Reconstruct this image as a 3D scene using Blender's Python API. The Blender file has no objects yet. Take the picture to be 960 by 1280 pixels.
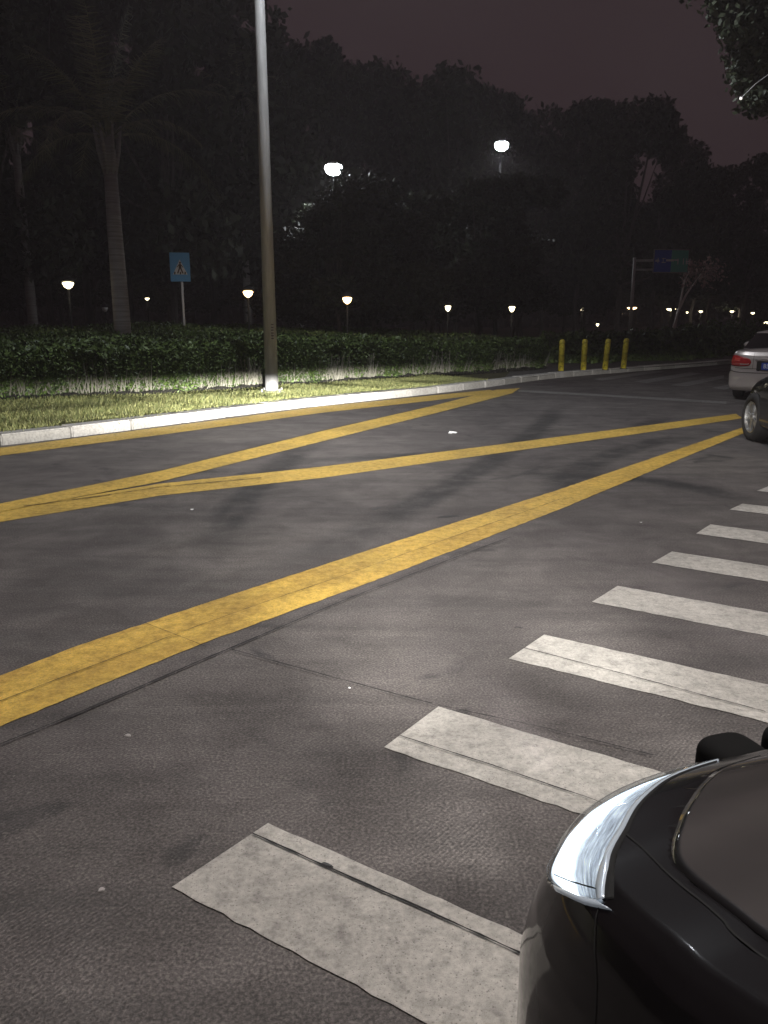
import bpy, bmesh, math, random
import numpy as np
from mathutils import Vector, Matrix
R = math.radians
random.seed(7); rng = np.random.default_rng(11)
sc = bpy.context.scene
COL = sc.collection

# ------------------------------------------------------------------ camera
CAMH = 1.6; FPX = 1010.0; PITCH = math.atan(240/FPX)
cd = bpy.data.cameras.new('camera'); cam = bpy.data.objects.new('camera', cd); COL.objects.link(cam)
cd.sensor_fit = 'VERTICAL'; cd.sensor_height = 32; cd.lens = 32*FPX/1280
cd.clip_start = 0.05; cd.clip_end = 2000
cam.location = (0, 0, CAMH); cam.rotation_euler = (R(90)-PITCH, 0, 0)
sc.camera = cam

# ------------------------------------------------------------------ night sky (very dim, warm town glow)
w = bpy.data.worlds.new("World"); sc.world = w; w.use_nodes = True
nt = w.node_tree; nt.nodes.clear()
wo = nt.nodes.new('ShaderNodeOutputWorld'); b1 = nt.nodes.new('ShaderNodeBackground'); b2 = nt.nodes.new('ShaderNodeBackground')
add = nt.nodes.new('ShaderNodeAddShader'); sky = nt.nodes.new('ShaderNodeTexSky')
sky.sky_type = 'NISHITA'; sky.sun_disc = False; sky.sun_elevation = R(-8); sky.sun_rotation = R(200)
nt.links.new(sky.outputs[0], b1.inputs[0]); b1.inputs[1].default_value = 0.05
tcw = nt.nodes.new('ShaderNodeTexCoord'); nzw = nt.nodes.new('ShaderNodeTexNoise'); nzw.inputs['Scale'].default_value = 2.2; nzw.inputs['Detail'].default_value = 3
rw = nt.nodes.new('ShaderNodeValToRGB'); rw.color_ramp.elements[0].color = (0.0250, 0.0150, 0.0175, 1); rw.color_ramp.elements[1].color = (0.033, 0.0225, 0.0250, 1)
rw.color_ramp.elements[0].position = .35; rw.color_ramp.elements[1].position = .7
nt.links.new(tcw.outputs['Generated'], nzw.inputs['Vector']); nt.links.new(nzw.outputs[0], rw.inputs[0]); nt.links.new(rw.outputs[0], b2.inputs[0])
b2.inputs[1].default_value = 1.0
nt.links.new(b1.outputs[0], add.inputs[0]); nt.links.new(b2.outputs[0], add.inputs[1]); nt.links.new(add.outputs[0], wo.inputs[0])

vs = sc.view_settings; vs.view_transform = 'Standard'; vs.look = 'None'; vs.exposure = 0; vs.gamma = 1; vs.use_curve_mapping = False
sc.cycles.use_denoising = True; sc.cycles.max_bounces = 6; sc.cycles.diffuse_bounces = 2; sc.cycles.glossy_bounces = 3
sc.cycles.transparent_max_bounces = 8; sc.cycles.volume_bounces = 0; sc.cycles.sample_clamp_indirect = 4; sc.cycles.use_adaptive_sampling = True
sc.cycles.caustics_reflective = False; sc.cycles.caustics_refractive = False

# light levels, all in one place
LAMP_NEAR = 3300.0      # street lamp behind the photographer
LAMP_POLE = 3600.0       # head of the pole in the picture, above the frame
LAMP_FAR = 420.0       # the two street lamps among the trees
LAMP_PARK = 30.0
HEAD = 36000.0           # each headlamp of the black saloon

# ------------------------------------------------------------------ helpers
def ray(x, y):
    d = Vector(((x-480)/FPX, 1, -(y-640)/FPX)); c, s = math.cos(PITCH), math.sin(PITCH)
    return Vector((d.x, d.y*c+d.z*s, -d.y*s+d.z*c))
def gp(x, y, z=0.0):                      # where the sight line meets the height z
    d = ray(x, y); t = (z-CAMH)/d.z; return Vector((d.x*t, d.y*t, z))
def at(x, y, dist):                       # a point of the sight line at a given ground distance ahead
    d = ray(x, y); t = dist/d.y; return Vector((d.x*t, dist, CAMH+d.z*t))
def proj(p):
    v = Vector(p)-Vector((0, 0, CAMH)); c, s = math.cos(PITCH), math.sin(PITCH)
    y = v.y*c-v.z*s; z = v.y*s+v.z*c; return (480+FPX*v.x/y, 640-FPX*z/y)

def tag(o, label=None, cat=None, group=None, kind=None):
    if label: o['label'] = label
    if cat: o['category'] = cat
    if group: o['group'] = group
    if kind: o['kind'] = kind
    return o
def empty(name, loc=(0, 0, 0), rz=0, label=None, cat=None, group=None):
    o = bpy.data.objects.new(name, None); COL.objects.link(o); o.location = loc; o.rotation_euler = (0, 0, rz); o.empty_display_size = .2
    return tag(o, label, cat, group)
def link(name, me, mat=None, parent=None, smooth=False):
    o = bpy.data.objects.new(name, me); COL.objects.link(o)
    if mat is not None:
        me.materials.clear()
        for m in (mat if isinstance(mat, (list, tuple)) else [mat]): me.materials.append(m)
    if parent is not None: o.parent = parent
    if smooth: me.polygons.foreach_set('use_smooth', [True]*len(me.polygons))
    return o
def pyd(name, v, f, mat=None, parent=None, smooth=False):
    me = bpy.data.meshes.new(name); me.from_pydata([tuple(p) for p in v], [], f); me.update()
    return link(name, me, mat, parent, smooth)
def quads(name, V, mat=None, parent=None):      # V (N,4,3)
    V = np.asarray(V, dtype=np.float32); n = len(V); me = bpy.data.meshes.new(name)
    me.vertices.add(n*4); me.vertices.foreach_set('co', V.reshape(-1))
    me.loops.add(n*4); me.loops.foreach_set('vertex_index', np.arange(n*4, dtype=np.int32))
    me.polygons.add(n); me.polygons.foreach_set('loop_start', np.arange(0, n*4, 4, dtype=np.int32))
    me.update(calc_edges=True); me.validate()
    return link(name, me, mat, parent)
def bm_obj(name, bm, mat=None, parent=None, smooth=False):
    bmesh.ops.recalc_face_normals(bm, faces=bm.faces)
    me = bpy.data.meshes.new(name); bm.to_mesh(me); bm.free(); return link(name, me, mat, parent, smooth)
def box(bm, c, s, rz=0, bevel=0):
    r = bmesh.ops.create_cube(bm, size=1); M = Matrix.Translation(c) @ Matrix.Rotation(rz, 4, 'Z') @ Matrix.Diagonal((s[0], s[1], s[2], 1))
    bmesh.ops.transform(bm, matrix=M, verts=r['verts'])
    if bevel:
        es = list({e for v in r['verts'] for e in v.link_edges}); bmesh.ops.bevel(bm, geom=es, offset=bevel, segments=2, affect='EDGES')
def tube(bm, pts, rads, n=12, cap=True):
    pts = [Vector(p) for p in pts]
    if not isinstance(rads, (list, tuple)): rads = [rads]*len(pts)
    rings = []
    up = Vector((0.13, 0.21, 1)).normalized()
    for i, p in enumerate(pts):
        d = (pts[min(i+1, len(pts)-1)]-pts[max(i-1, 0)]).normalized()
        a = d.cross(up) if abs(d.dot(up)) < .97 else d.cross(Vector((1, 0, 0)))
        a.normalize(); b = d.cross(a)
        rings.append([bm.verts.new(p+a*math.cos(k*2*math.pi/n)*rads[i]+b*math.sin(k*2*math.pi/n)*rads[i]) for k in range(n)])
    for r0, r1 in zip(rings, rings[1:]):
        for k in range(n): bm.faces.new((r0[k], r0[(k+1) % n], r1[(k+1) % n], r1[k]))
    if cap: bm.faces.new(rings[0][::-1]); bm.faces.new(rings[-1])
def lathe(bm, prof, n=32, M=None, cap=True):        # prof (r,z) about local Z
    rings = []
    for r, z in prof:
        ring = []
        for k in range(n):
            p = Vector((r*math.cos(2*math.pi*k/n), r*math.sin(2*math.pi*k/n), z)); ring.append(bm.verts.new(M @ p if M else p))
        rings.append(ring)
    for r0, r1 in zip(rings, rings[1:]):
        for k in range(n): bm.faces.new((r0[k], r0[(k+1) % n], r1[(k+1) % n], r1[k]))
    if cap: bm.faces.new(rings[0][::-1]); bm.faces.new(rings[-1])

# ------------------------------------------------------------------ materials
def mat(name, base=(.5, .5, .5), rough=.6, metal=0, coat=0, emit=None, estr=0, spec=.5):
    m = bpy.data.materials.new(name); m.use_nodes = True; p = m.node_tree.nodes['Principled BSDF']
    p.inputs['Base Color'].default_value = (*base, 1); p.inputs['Roughness'].default_value = rough; p.inputs['Metallic'].default_value = metal
    p.inputs['Coat Weight'].default_value = coat; p.inputs['Coat Roughness'].default_value = .05; p.inputs['Specular IOR Level'].default_value = spec
    if emit: p.inputs['Emission Color'].default_value = (*emit, 1); p.inputs['Emission Strength'].default_value = estr
    return m
class N:
    """small node writer"""
    def __init__(s, m): s.m = m; s.t = m.node_tree; s.p = s.t.nodes['Principled BSDF']; s.tc = s.t.nodes.new('ShaderNodeTexCoord')
    def nd(s, t, **k):
        n = s.t.nodes.new(t)
        for a, v in k.items(): setattr(n, a, v)
        return n
    def l(s, a, b): s.t.links.new(a, b)
    def map(s, scale=(1, 1, 1), rot=(0, 0, 0), src='Object'):
        n = s.nd('ShaderNodeMapping'); n.inputs['Scale'].default_value = scale; n.inputs['Rotation'].default_value = rot; s.l(s.tc.outputs[src], n.inputs[0]); return n.outputs[0]
    def noise(s, vec, scale, detail=4, rough=.6, dist=0):
        n = s.nd('ShaderNodeTexNoise'); n.inputs['Scale'].default_value = scale; n.inputs['Detail'].default_value = detail; n.inputs['Roughness'].default_value = rough
        n.inputs['Distortion'].default_value = dist; s.l(vec, n.inputs['Vector']); return n.outputs[0]
    def ramp(s, fac, stops):
        n = s.nd('ShaderNodeValToRGB'); cr = n.color_ramp
        while len(cr.elements) < len(stops): cr.elements.new(.5)
        for e, (p, c) in zip(cr.elements, stops): e.position = p; e.color = (*c, 1) if isinstance(c, tuple) else (c, c, c, 1)
        s.l(fac, n.inputs[0]); return n.outputs[0]
    def mix(s, fac, a, b, mode='MIX'):
        n = s.nd('ShaderNodeMix', data_type='RGBA', blend_type=mode)
        for i, v in ((0, fac), (6, a), (7, b)):
            if hasattr(v, 'links'): s.l(v, n.inputs[i])
            else: n.inputs[i].default_value = v if i == 0 else (*v, 1)
        return n.outputs[2]
    def math(s, op, a, b=0):
        n = s.nd('ShaderNodeMath', operation=op)
        for i, v in ((0, a), (1, b)):
            if hasattr(v, 'links'): s.l(v, n.inputs[i])
            else: n.inputs[i].default_value = v
        return n.outputs[0]
    def bump(s, h, dist, strength=1, prev=None):
        n = s.nd('ShaderNodeBump'); n.inputs['Distance'].default_value = dist; n.inputs['Strength'].default_value = strength; s.l(h, n.inputs['Height'])
        if prev is not None: s.l(prev, n.inputs['Normal'])
        return n.outputs[0]
    def base(s, c): s.l(c, s.p.inputs['Base Color'])
    def rough(s, c): s.l(c, s.p.inputs['Roughness'])
    def normal(s, c): s.l(c, s.p.inputs['Normal'])

ANG = R(51.2)                              # the way the road and the kerb run
def asphalt():
    m = mat('asphalt', (.055, .05, .048), .8); n = N(m); v = n.map()
    big = n.noise(v, .35, 5, .6, .6); med = n.noise(v, 2.2, 6, .65, .4); fine = n.noise(v, 95, 3, .7)
    streak = n.noise(n.map((.5, 4, 1), (0, 0, -ANG)), 1.4, 5, .6, .3)
    c = n.ramp(big, [(.3, (.062, .052, .051)), (.55, (.098, .086, .081)), (.75, (.128, .113, .100))])
    c = n.mix(.65, c, n.ramp(med, [(.3, .6), (.52, 1.0), (.72, 1.4)]), 'MULTIPLY')
    c = n.mix(.6, c, n.ramp(streak, [(.35, .55), (.55, 1.0), (.75, 1.3)]), 'MULTIPLY')
    for A3 in (((660, 596), (800, 600), (955, 636)), ((560, 566), (700, 552), (830, 505)), ((690, 640), (760, 570), (860, 545)), ((500, 640), (640, 560), (700, 500)), ((250, 700), (330, 600), (380, 560))):   # swept tyre marks
        P3 = [gp(*q) for q in A3]; ax, ay, bx, by, cx, cy = P3[0].x, P3[0].y, P3[1].x, P3[1].y, P3[2].x, P3[2].y
        dd = 2*(ax*(by-cy)+bx*(cy-ay)+cx*(ay-by)); ux = ((ax*ax+ay*ay)*(by-cy)+(bx*bx+by*by)*(cy-ay)+(cx*cx+cy*cy)*(ay-by))/dd; uy = ((ax*ax+ay*ay)*(cx-bx)+(bx*bx+by*by)*(ax-cx)+(cx*cx+cy*cy)*(bx-ax))/dd
        rad = math.hypot(ax-ux, ay-uy); ds = n.nd('ShaderNodeVectorMath', operation='DISTANCE'); n.l(n.tc.outputs['Object'], ds.inputs[0]); ds.inputs[1].default_value = (ux, uy, 0)
        dm = n.nd('ShaderNodeVectorMath', operation='DISTANCE'); n.l(n.tc.outputs['Object'], dm.inputs[0]); dm.inputs[1].default_value = (bx, by, 0)
        half = (P3[2]-P3[0]).length/2*1.1; off = n.math('ABSOLUTE', n.math('SUBTRACT', ds.outputs['Value'], rad)); band = n.ramp(off, [(.10, 1.0), (.24, 0.0)]); lim = n.ramp(n.math('DIVIDE', dm.outputs['Value'], half), [(.6, 1.0), (1.0, 0.0)])
        k_ = n.math('MULTIPLY', n.math('MULTIPLY', band, lim), n.ramp(n.noise(v, 2.6, 4, .7), [(.30, .15), (.55, .95)])); c = n.mix(k_, c, (.016, .014, .014))
    # tyre-rubbed dark arcs and oil drips
    oil = n.noise(n.map((1, 1, 1), (0, 0, .3)), 1.1, 3, .5, 1.8); c = n.mix(n.ramp(oil, [(.64, 0.0), (.70, .7)]), c, (.022, .02, .02))
    c = n.mix(.75, c, n.ramp(fine, [(.34, .2), (.5, .9), (.66, 2.1)]), 'MULTIPLY')
    sp = n.nd('ShaderNodeTexVoronoi'); sp.inputs['Scale'].default_value = 120; n.l(v, sp.inputs['Vector'])
    c = n.mix(n.ramp(sp.outputs['Color'], [(.86, 0.0), (.9, .5)]), c, (.17, .155, .14))
    # tined concrete on the near slab: fine grooves running along the road, broken up by wear
    wv = n.nd('ShaderNodeTexWave', bands_direction='Y'); wv.inputs['Scale'].default_value = 22; wv.inputs['Distortion'].default_value = .7; wv.inputs['Detail'].default_value = 2
    n.l(n.map((1, 1, 1), (0, 0, -ANG)), wv.inputs['Vector'])
    wear = n.ramp(n.noise(v, 1.3, 4, .6), [(.42, 0.0), (.6, 1.0)])
    g = n.math('MULTIPLY', wv.outputs['Fac'], wear)
    c = n.mix(n.math('MULTIPLY', n.math('SUBTRACT', 1.0, wv.outputs['Fac']), n.math('MULTIPLY', wear, .33)), c, (.018, .016, .016))
    n.base(c)
    n.rough(n.ramp(med, [(.35, .82), (.7, .58)]))
    nb = n.bump(g, .002, .6); nb = n.bump(fine, .006, .9, nb); n.normal(nb); return m
def paint(name, col, wornto, amt=.5, rough=.45):
    m = mat(name, col, rough); n = N(m); v = n.map()
    a = n.noise(v, 1.6, 5, .6); b = n.noise(v, 16, 6, .7); f = n.noise(v, 140, 3, .7)
    c = n.ramp(a, [(.3, tuple(x*.62 for x in col)), (.55, tuple(x*.88 for x in col)), (.72, col)])
    c = n.mix(.9, c, n.ramp(b, [(.3, .52), (.5, .93), (.7, 1.14)]), 'MULTIPLY'); c = n.mix(.6, c, n.ramp(n.noise(v, 70, 5, .8), [(.35, .5), (.5, .95), (.65, 1.3)]), 'MULTIPLY')
    c = n.mix(n.ramp(f, [(.60, 0.0), (.68, amt)]), c, wornto)
    pit = n.nd('ShaderNodeTexVoronoi'); pit.inputs['Scale'].default_value = 75; n.l(v, pit.inputs['Vector']); c = n.mix(n.ramp(pit.outputs['Distance'], [(.10, .75), (.22, 0.0)]), c, wornto)
    chips = n.noise(v, 42, 4, .75); c = n.mix(n.ramp(chips, [(.64, 0.0), (.68, amt*1.2)]), c, wornto)
    n.base(c); n.rough(n.ramp(b, [(.35, rough+.12), (.65, rough-.12)]))
    n.normal(n.bump(n.noise(v, 75, 5, .8), .007, 1.0)); return m
M_ASPH = asphalt()
M_WHITE = paint('white_road_paint', (.58, .55, .505), (.12, .11, .10), .55, .42)
M_WHITE_OLD = paint('faded_white_road_paint', (.22, .21, .20), (.07, .065, .06), .6, .6)
M_YELLOW = paint('yellow_road_paint', (.70, .46, .082), (.20, .15, .08), .55, .55)
M_YELLOW2 = paint('wide_yellow_road_paint', (.74, .48, .085), (.20, .15, .08), .5, .55); n = N(M_YELLOW2)
bk = n.nd('ShaderNodeTexBrick'); bk.inputs['Scale'].default_value = 1.0; bk.inputs['Brick Width'].default_value = .42; bk.inputs['Row Height'].default_value = .105; bk.inputs['Mortar Size'].default_value = 0.0; bk.inputs['Bias'].default_value = .2
bk.inputs['Color1'].default_value = (.70, .62, .55, 1); bk.inputs['Color2'].default_value = (1.08, 1.08, 1.08, 1); n.l(n.map((1, 1, 1), (0, 0, -R(50.6))), bk.inputs['Vector'])
old = n.p.inputs['Base Color'].links[0].from_socket; n.base(n.mix(.55, old, bk.outputs[0], 'MULTIPLY'))
M_JOINT = mat('joint_tar', (.012, .011, .011), .9)
M_KERB = mat('kerb_granite', (.55, .53, .5), .7); n = N(M_KERB)
gk = n.nd('ShaderNodeNewGeometry'); n.base(n.mix(.85, n.mix(.5, n.ramp(n.noise(n.map(), 2.0, 5), [(.3, (.26, .25, .235)), (.7, (.50, .48, .455))]), n.ramp(gk.outputs['Random Per Island'], [(0, (.28, .27, .25)), (1, (.55, .53, .5))])), n.ramp(n.noise(n.map(), 30, 4), [(.3, .6), (.6, 1.1)]), 'MULTIPLY'))
n.normal(n.bump(n.noise(n.map(), 40, 4), .006))
M_SOIL = mat('soil', (.05, .04, .025), .95); n = N(M_SOIL)
n.base(n.ramp(n.noise(n.map(), 4, 8), [(.35, (.035, .03, .015)), (.65, (.08, .075, .03))])); n.normal(n.bump(n.noise(n.map(), 25, 5), .03))
M_PAVE = mat('pavement_slabs', (.11, .1, .095), .85); n = N(M_PAVE)
bt = n.nd('ShaderNodeTexBrick'); bt.inputs['Scale'].default_value = 2.0; n.l(n.map((1, 1, 1), (0, 0, -ANG)), bt.inputs['Vector'])
bt.inputs['Color1'].default_value = (.12, .11, .1, 1); bt.inputs['Color2'].default_value = (.09, .085, .08, 1); bt.inputs['Mortar'].default_value = (.03, .03, .03, 1)
n.base(n.mix(.6, bt.outputs[0], n.ramp(n.noise(n.map(), 3, 6), [(.3, .5), (.7, 1.2)]), 'MULTIPLY'))

def leafmat(name, dark, light, tr=.15, scale=1.2):
    m = mat(name, light, .55); n = N(m); geo = n.nd('ShaderNodeNewGeometry')
    c = n.ramp(geo.outputs['Random Per Island'], [(0, dark), (.6, light), (1, tuple(x*1.35 for x in light))])
    c = n.mix(.6, c, n.ramp(n.noise(n.map(), scale, 3), [(.35, .55), (.65, 1.2)]), 'MULTIPLY'); n.base(c)
    n.p.inputs['Subsurface Weight'].default_value = 0
    return m
M_LEAF = leafmat('broad_leaves', (.022, .030, .016), (.045, .056, .028), scale=.5)
M_PALM = leafmat('palm_leaves', (.09, .10, .06), (.20, .20, .12))
M_HEDGE = leafmat('hedge_leaves', (.03, .055, .014), (.085, .13, .03))
M_GRASS = leafmat('grass_blades', (.10, .15, .04), (.33, .33, .13), scale=.9)
M_STEM = mat('hedge_stems', (.20, .19, .15), .8)
M_BARK = mat('bark', (.11, .095, .085), .9); n = N(M_BARK); n.base(n.ramp(n.noise(n.map((1, 1, .3)), 8, 6), [(.3, (.07, .06, .055)), (.7, (.17, .15, .14))])); n.normal(n.bump(n.noise(n.map((1, 1, .2)), 14, 5), .03))
M_PALMBARK = mat('palm_bark', (.2, .19, .18), .85); n = N(M_PALMBARK); n.base(n.ramp(n.noise(n.map((.3, .3, 6)), 3, 5), [(.3, (.20, .185, .175)), (.7, (.38, .36, .34))])); n.normal(n.bump(n.noise(n.map((.2, .2, 5)), 3, 4), .02))
M_LITBARK = mat('lit_pale_bark', (.72, .64, .6), .8)
M_POLE = mat('galvanised_pole', (.36, .36, .36), .5, .0); n = N(M_POLE); n.base(n.ramp(n.noise(n.map((6, 6, .8)), 2.5, 6), [(.3, (.32, .315, .31)), (.7, (.5, .495, .49))])); n.rough(n.ramp(n.noise(n.map(), 9, 4), [(.3, .36), (.7, .62)]))
M_DKMETAL = mat('dark_metal', (.018, .017, .017), .7, .0)
M_LAMPW = mat('lit_white_led', (.9, .9, .9), .4, emit=(.88, .94, 1), estr=60)
M_LAMPWARM = mat('lit_warm_lamp', (.9, .85, .7), .4, emit=(1, .62, .26), estr=9)
M_LAMPCOOL = mat('lit_park_lamp', (.9, .9, .8), .4, emit=(1, .86, .52), estr=4.5)
M_YBOL = mat('yellow_bollard_paint', (.62, .43, .03), .45); n = N(M_YBOL); n.base(n.ramp(n.noise(n.map(), 9, 5, .7), [(.36, (.12, .10, .02)), (.46, (.6, .48, .04)), (.65, (.85, .72, .08))]))
M_BLUE = mat('sign_blue', (.12, .38, .70), .4); M_SIGNW = mat('sign_white', (.75, .75, .75), .5); M_SIGNK = mat('sign_black', (.03, .02, .02), .5)
M_TEAL = mat('sign_green', (.12, .52, .42), .4); M_BLUE2 = mat('sign_dark_blue', (.05, .12, .62), .4)
M_SKIN_RIM = mat('sign_back', (.3, .3, .3), .5, .5)

# ------------------------------------------------------------------ ground, road, kerb
pyd('ground', [(-500, -500, -.03), (500, -500, -.03), (500, 900, -.03), (-500, 900, -.03)], [(0, 1, 2, 3)], M_SOIL); tag(bpy.data.objects['ground'], kind='structure')
KB = [(0, 557), (150, 540), (330, 514.5), (500, 497), (600, 485.5), (655, 477.5), (700, 472), (760, 467), (830, 461.5), (900, 456), (960, 451)]
kb = [gp(*p) for p in KB]
d0 = Vector((math.cos(ANG), math.sin(ANG), 0)); kb = [kb[0]-d0*60, kb[0]-d0*25, kb[0]-d0*8] + kb
d1 = (kb[-1]-kb[-4]).normalized(); kb += [kb[-1]+d1*15, kb[-1]+d1*120]
def resample(pts, step):
    out = [pts[0].copy()]; acc = 0
    for a, b in zip(pts, pts[1:]):
        L = (b-a).length; t = step-acc
        while t <= L: out.append(a.lerp(b, t/L)); t += step
        acc = (acc+L) % step
    return out
def smooth(pts, it=2):
    for _ in range(it):
        q = [pts[0]]
        for a, b in zip(pts, pts[1:]): q += [a.lerp(b, .25), a.lerp(b, .75)]
        pts = q+[pts[-1]]
    return pts
kline = resample(smooth(kb), 1.0)
VZ = .13
road_v = [(p.x, p.y, 0) for p in kline] + [(300, -200, 0), (-200, -200, 0)]
road = pyd('road', road_v, [tuple(range(len(road_v)))], M_ASPH); tag(road, kind='structure')
back = [(300, 500, VZ-.015), (-300, 500, VZ-.015), (-200, -60, VZ-.015)]
vg = [(p.x-.05, p.y+.05, VZ-.015) for p in kline]
verge = pyd('verge_ground', vg+back, [tuple(range(len(vg)+3))], M_SOIL); tag(verge, kind='structure')
bm = bmesh.new()
for i, (a, b) in enumerate(zip(kline, kline[1:])):
    d = (b-a); L = d.length
    if a.length > 70: continue
    d.normalize(); nrm = Vector((-d.y, d.x, 0)); j = [random.uniform(-.006, .006) for _ in range(3)]
    c = (a+b)/2+nrm*(.15+j[0])+Vector((0, 0, .0+j[1]*.6)); box(bm, (c.x, c.y, .03+j[1]), (L-.03, .30, .24), math.atan2(d.y, d.x)+j[2]*.6, .018)
kerb = bm_obj('kerb', bm, M_KERB); tag(kerb, kind='structure')
# pavement round the end of the island, where the bollards stand
pv = [gp(628, 474, VZ), gp(668, 470.5, VZ), gp(700, 466.5, VZ), gp(760, 462, VZ), gp(830, 457.5, VZ), gp(900, 452.5, VZ), gp(955, 448, VZ), gp(955, 440, VZ), gp(800, 446, VZ), gp(690, 452, VZ), gp(640, 462, VZ)]
pv = [(p.x, p.y, VZ-.009) for p in pv]
tag(pyd('pavement', pv, [tuple(range(len(pv)))], M_PAVE), kind='structure')

def strip_px(name, polys, z, m, parent=road, sub=1, wob=0.0):
    vs_, fs = [], []
    for poly in polys:
        k = len(vs_); pts = [gp(*p) for p in poly]; out = []
        for a, b in zip(pts, pts[1:]+pts[:1]):
            L = (b-a).length; q = max(1, int(L/.05)) if wob else 1
            nr = Vector((-(b-a).y, (b-a).x, 0)).normalized()
            for i in range(q): out.append(a.lerp(b, i/q)+nr*(random.uniform(-wob, wob) if i else 0))
        vs_ += [(p.x, p.y, z) for p in out]; fs.append(tuple(range(k, k+len(out))))
    return pyd(name, vs_, fs, m, parent)
# zebra crossing: eight bars, laid out in metres on the ground and checked against the photograph
ZD = [((215, 1110), (335, 1030)), ((480, 935), (548, 884)), ((636, 824), (680, 794)), ((740, 753), (772, 733)), ((815, 704), (840, 690)), ((870, 667.5), (888, 656)), ((912, 637.5), (928, 630)), ((946, 614), (960, 608.5))]
zf = []; zv = []
for i, (p, q) in enumerate(ZD):
    a, b = gp(*p), gp(*q); dirs = Vector((math.cos(R(-33.3-min(i, 4)*.15)), math.sin(R(-33.3-min(i, 4)*.15)), 0)); L = 3.0
    k = len(zv); ring = []
    nr = Vector((-dirs.y, dirs.x, 0))
    for s in range(61): ring.append(a+dirs*(L*s/60)+nr*random.uniform(-.005, .005)*(0 < s < 60))
    for s in range(60, -1, -1): ring.append(b+dirs*(L*s/60)+nr*random.uniform(-.003, .003)*(0 < s < 60))
    zv += [(v.x, v.y, .004) for v in ring]; zf.append(tuple(range(k, k+len(ring))))
zebra = pyd('zebra_crossing', zv, zf, M_WHITE, road)
big = [(-60, 869), (0, 845.5), (100, 807), (250, 757), (480, 682), (700, 612), (930, 534), (934, 540), (860, 570), (700, 637), (480, 722), (250, 806), (100, 868), (0, 909), (-60, 936)]
mid = [(-60, 645), (0, 637), (60, 628), (200, 605), (400, 584), (600, 559), (920, 517.5), (928, 523), (780, 545), (600, 570), (400, 598), (200, 620), (0, 653), (-60, 663)]
upp = [(-60, 641), (0, 630.5), (110, 608), (200, 589.5), (400, 540), (540, 508), (620, 487.5), (650, 485.5), (640, 492), (560, 513), (400, 553), (200, 603), (60, 629), (0, 641), (-60, 652)]
edg = [(-60, 568), (0, 560), (200, 534.5), (400, 508.5), (540, 494.5), (612, 487.5), (624, 490.5), (540, 501), (400, 516.5), (200, 544), (0, 570), (-60, 579)]
strip_px('wide_yellow_line', [big], .004, M_YELLOW2, wob=.004); strip_px('yellow_line', [mid], .004, M_YELLOW, wob=.004)
strip_px('yellow_line', [upp], .008, M_YELLOW, wob=.004); strip_px('yellow_edge_line', [edg], .004, M_YELLOW, wob=.004)
strip_px('white_stop_line', [[(648, 487.5), (760, 493.5), (908, 502), (908, 505), (760, 496), (648, 490)]], .004, M_WHITE_OLD)
strip_px('far_zebra_crossing', [[(742, 474), (812, 463.5), (832, 464.5), (752, 476)], [(792, 477), (862, 465.5), (878, 467), (808, 479)], [(838, 481.5), (905, 469), (905, 473), (858, 483)], [(890, 485), (950, 473), (950, 478), (905, 487)]], .004, M_WHITE_OLD)
# slab joints
def crack(pts, wd, z=.0105, jit=.0012):
    P = resample([gp(*p) for p in pts], .04); L, Rr = [], []
    off = 0
    for i, p in enumerate(P):
        d = (P[min(i+1, len(P)-1)]-P[max(i-1, 0)]).normalized(); nr = Vector((-d.y, d.x, 0)); off = off*.9+random.uniform(-jit, jit)
        wv = wd*random.uniform(.4, 1.3); L.append(p+nr*(off+wv)); Rr.append(p+nr*(off-wv))
    n0 = len(P); return [(q.x, q.y, z) for q in L+Rr], [(i, i+1, n0+i+1, n0+i) for i in range(n0-1)]
cv, cf = [], []
for pts, wd in [([(-40, 950), (100, 893), (290, 812), (430, 752), (560, 702), (640, 672)], .006), ([(290, 814), (420, 850), (540, 882)], .0035),
                ([(316, 1045), (480, 1118), (640, 1190), (730, 1232)], .0035), ([(500, 922), (620, 960), (740, 1002), (860, 1050)], .003), ([(655, 812), (800, 850), (960, 893)], .003),
                ([(548, 884), (680, 912), (830, 950)], .003), ([(30, 634), (120, 622), (200, 610), (330, 598)], .010), ([(0, 879), (250, 783), (480, 703), (700, 625)], .0025), ([(180, 780), (262, 812)], .0018),
                ([(0, 561), (200, 534.3), (400, 508.6), (560, 492.5)], .006)]:
    v_, f_ = crack(pts, wd); k = len(cv); cv += v_; cf += [tuple(x+k for x in q) for q in f_]
pyd('joint', cv, cf, M_JOINT, road)
M_STAIN = mat('oil_stain', (.02, .018, .017), .5); M_GUM = mat('flattened_gum', (.3, .28, .27), .8)
def blob(px, py, rx, ry, rz, name, m, label, cat, group=None, h=.0035):
    c = gp(px, py); bmx = bmesh.new(); nn = 22; ph = random.uniform(0, 6)
    ring = [bmx.verts.new((math.cos(a)*rx*(1+.25*math.sin(3*a+ph)+.12*math.sin(7*a)), math.sin(a)*ry*(1+.2*math.sin(2*a+ph)), 0)) for a in [2*math.pi*k/nn for k in range(nn)]]
    top = [bmx.verts.new((v.co.x*.75, v.co.y*.75, h)) for v in ring]
    for k in range(nn): bmx.faces.new((ring[k], ring[(k+1) % nn], top[(k+1) % nn], top[k]))
    bmx.faces.new(top); o = bm_obj(name, bmx, m); o.location = (c.x, c.y, .0025); o.rotation_euler = (0, 0, rz)
    if cat: tag(o, label, cat, group)
    else: o.parent = road
    return o
blob(560, 646, .10, .035, .4, 'oil_stain', M_STAIN, None, None, h=.0015); blob(470, 636, .06, .03, .9, 'oil_stain', M_STAIN, None, None, h=.0015)
blob(408, 1083, .022, .008, -.4, 'oil_stain', M_STAIN, None, None, h=.0066)
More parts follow.
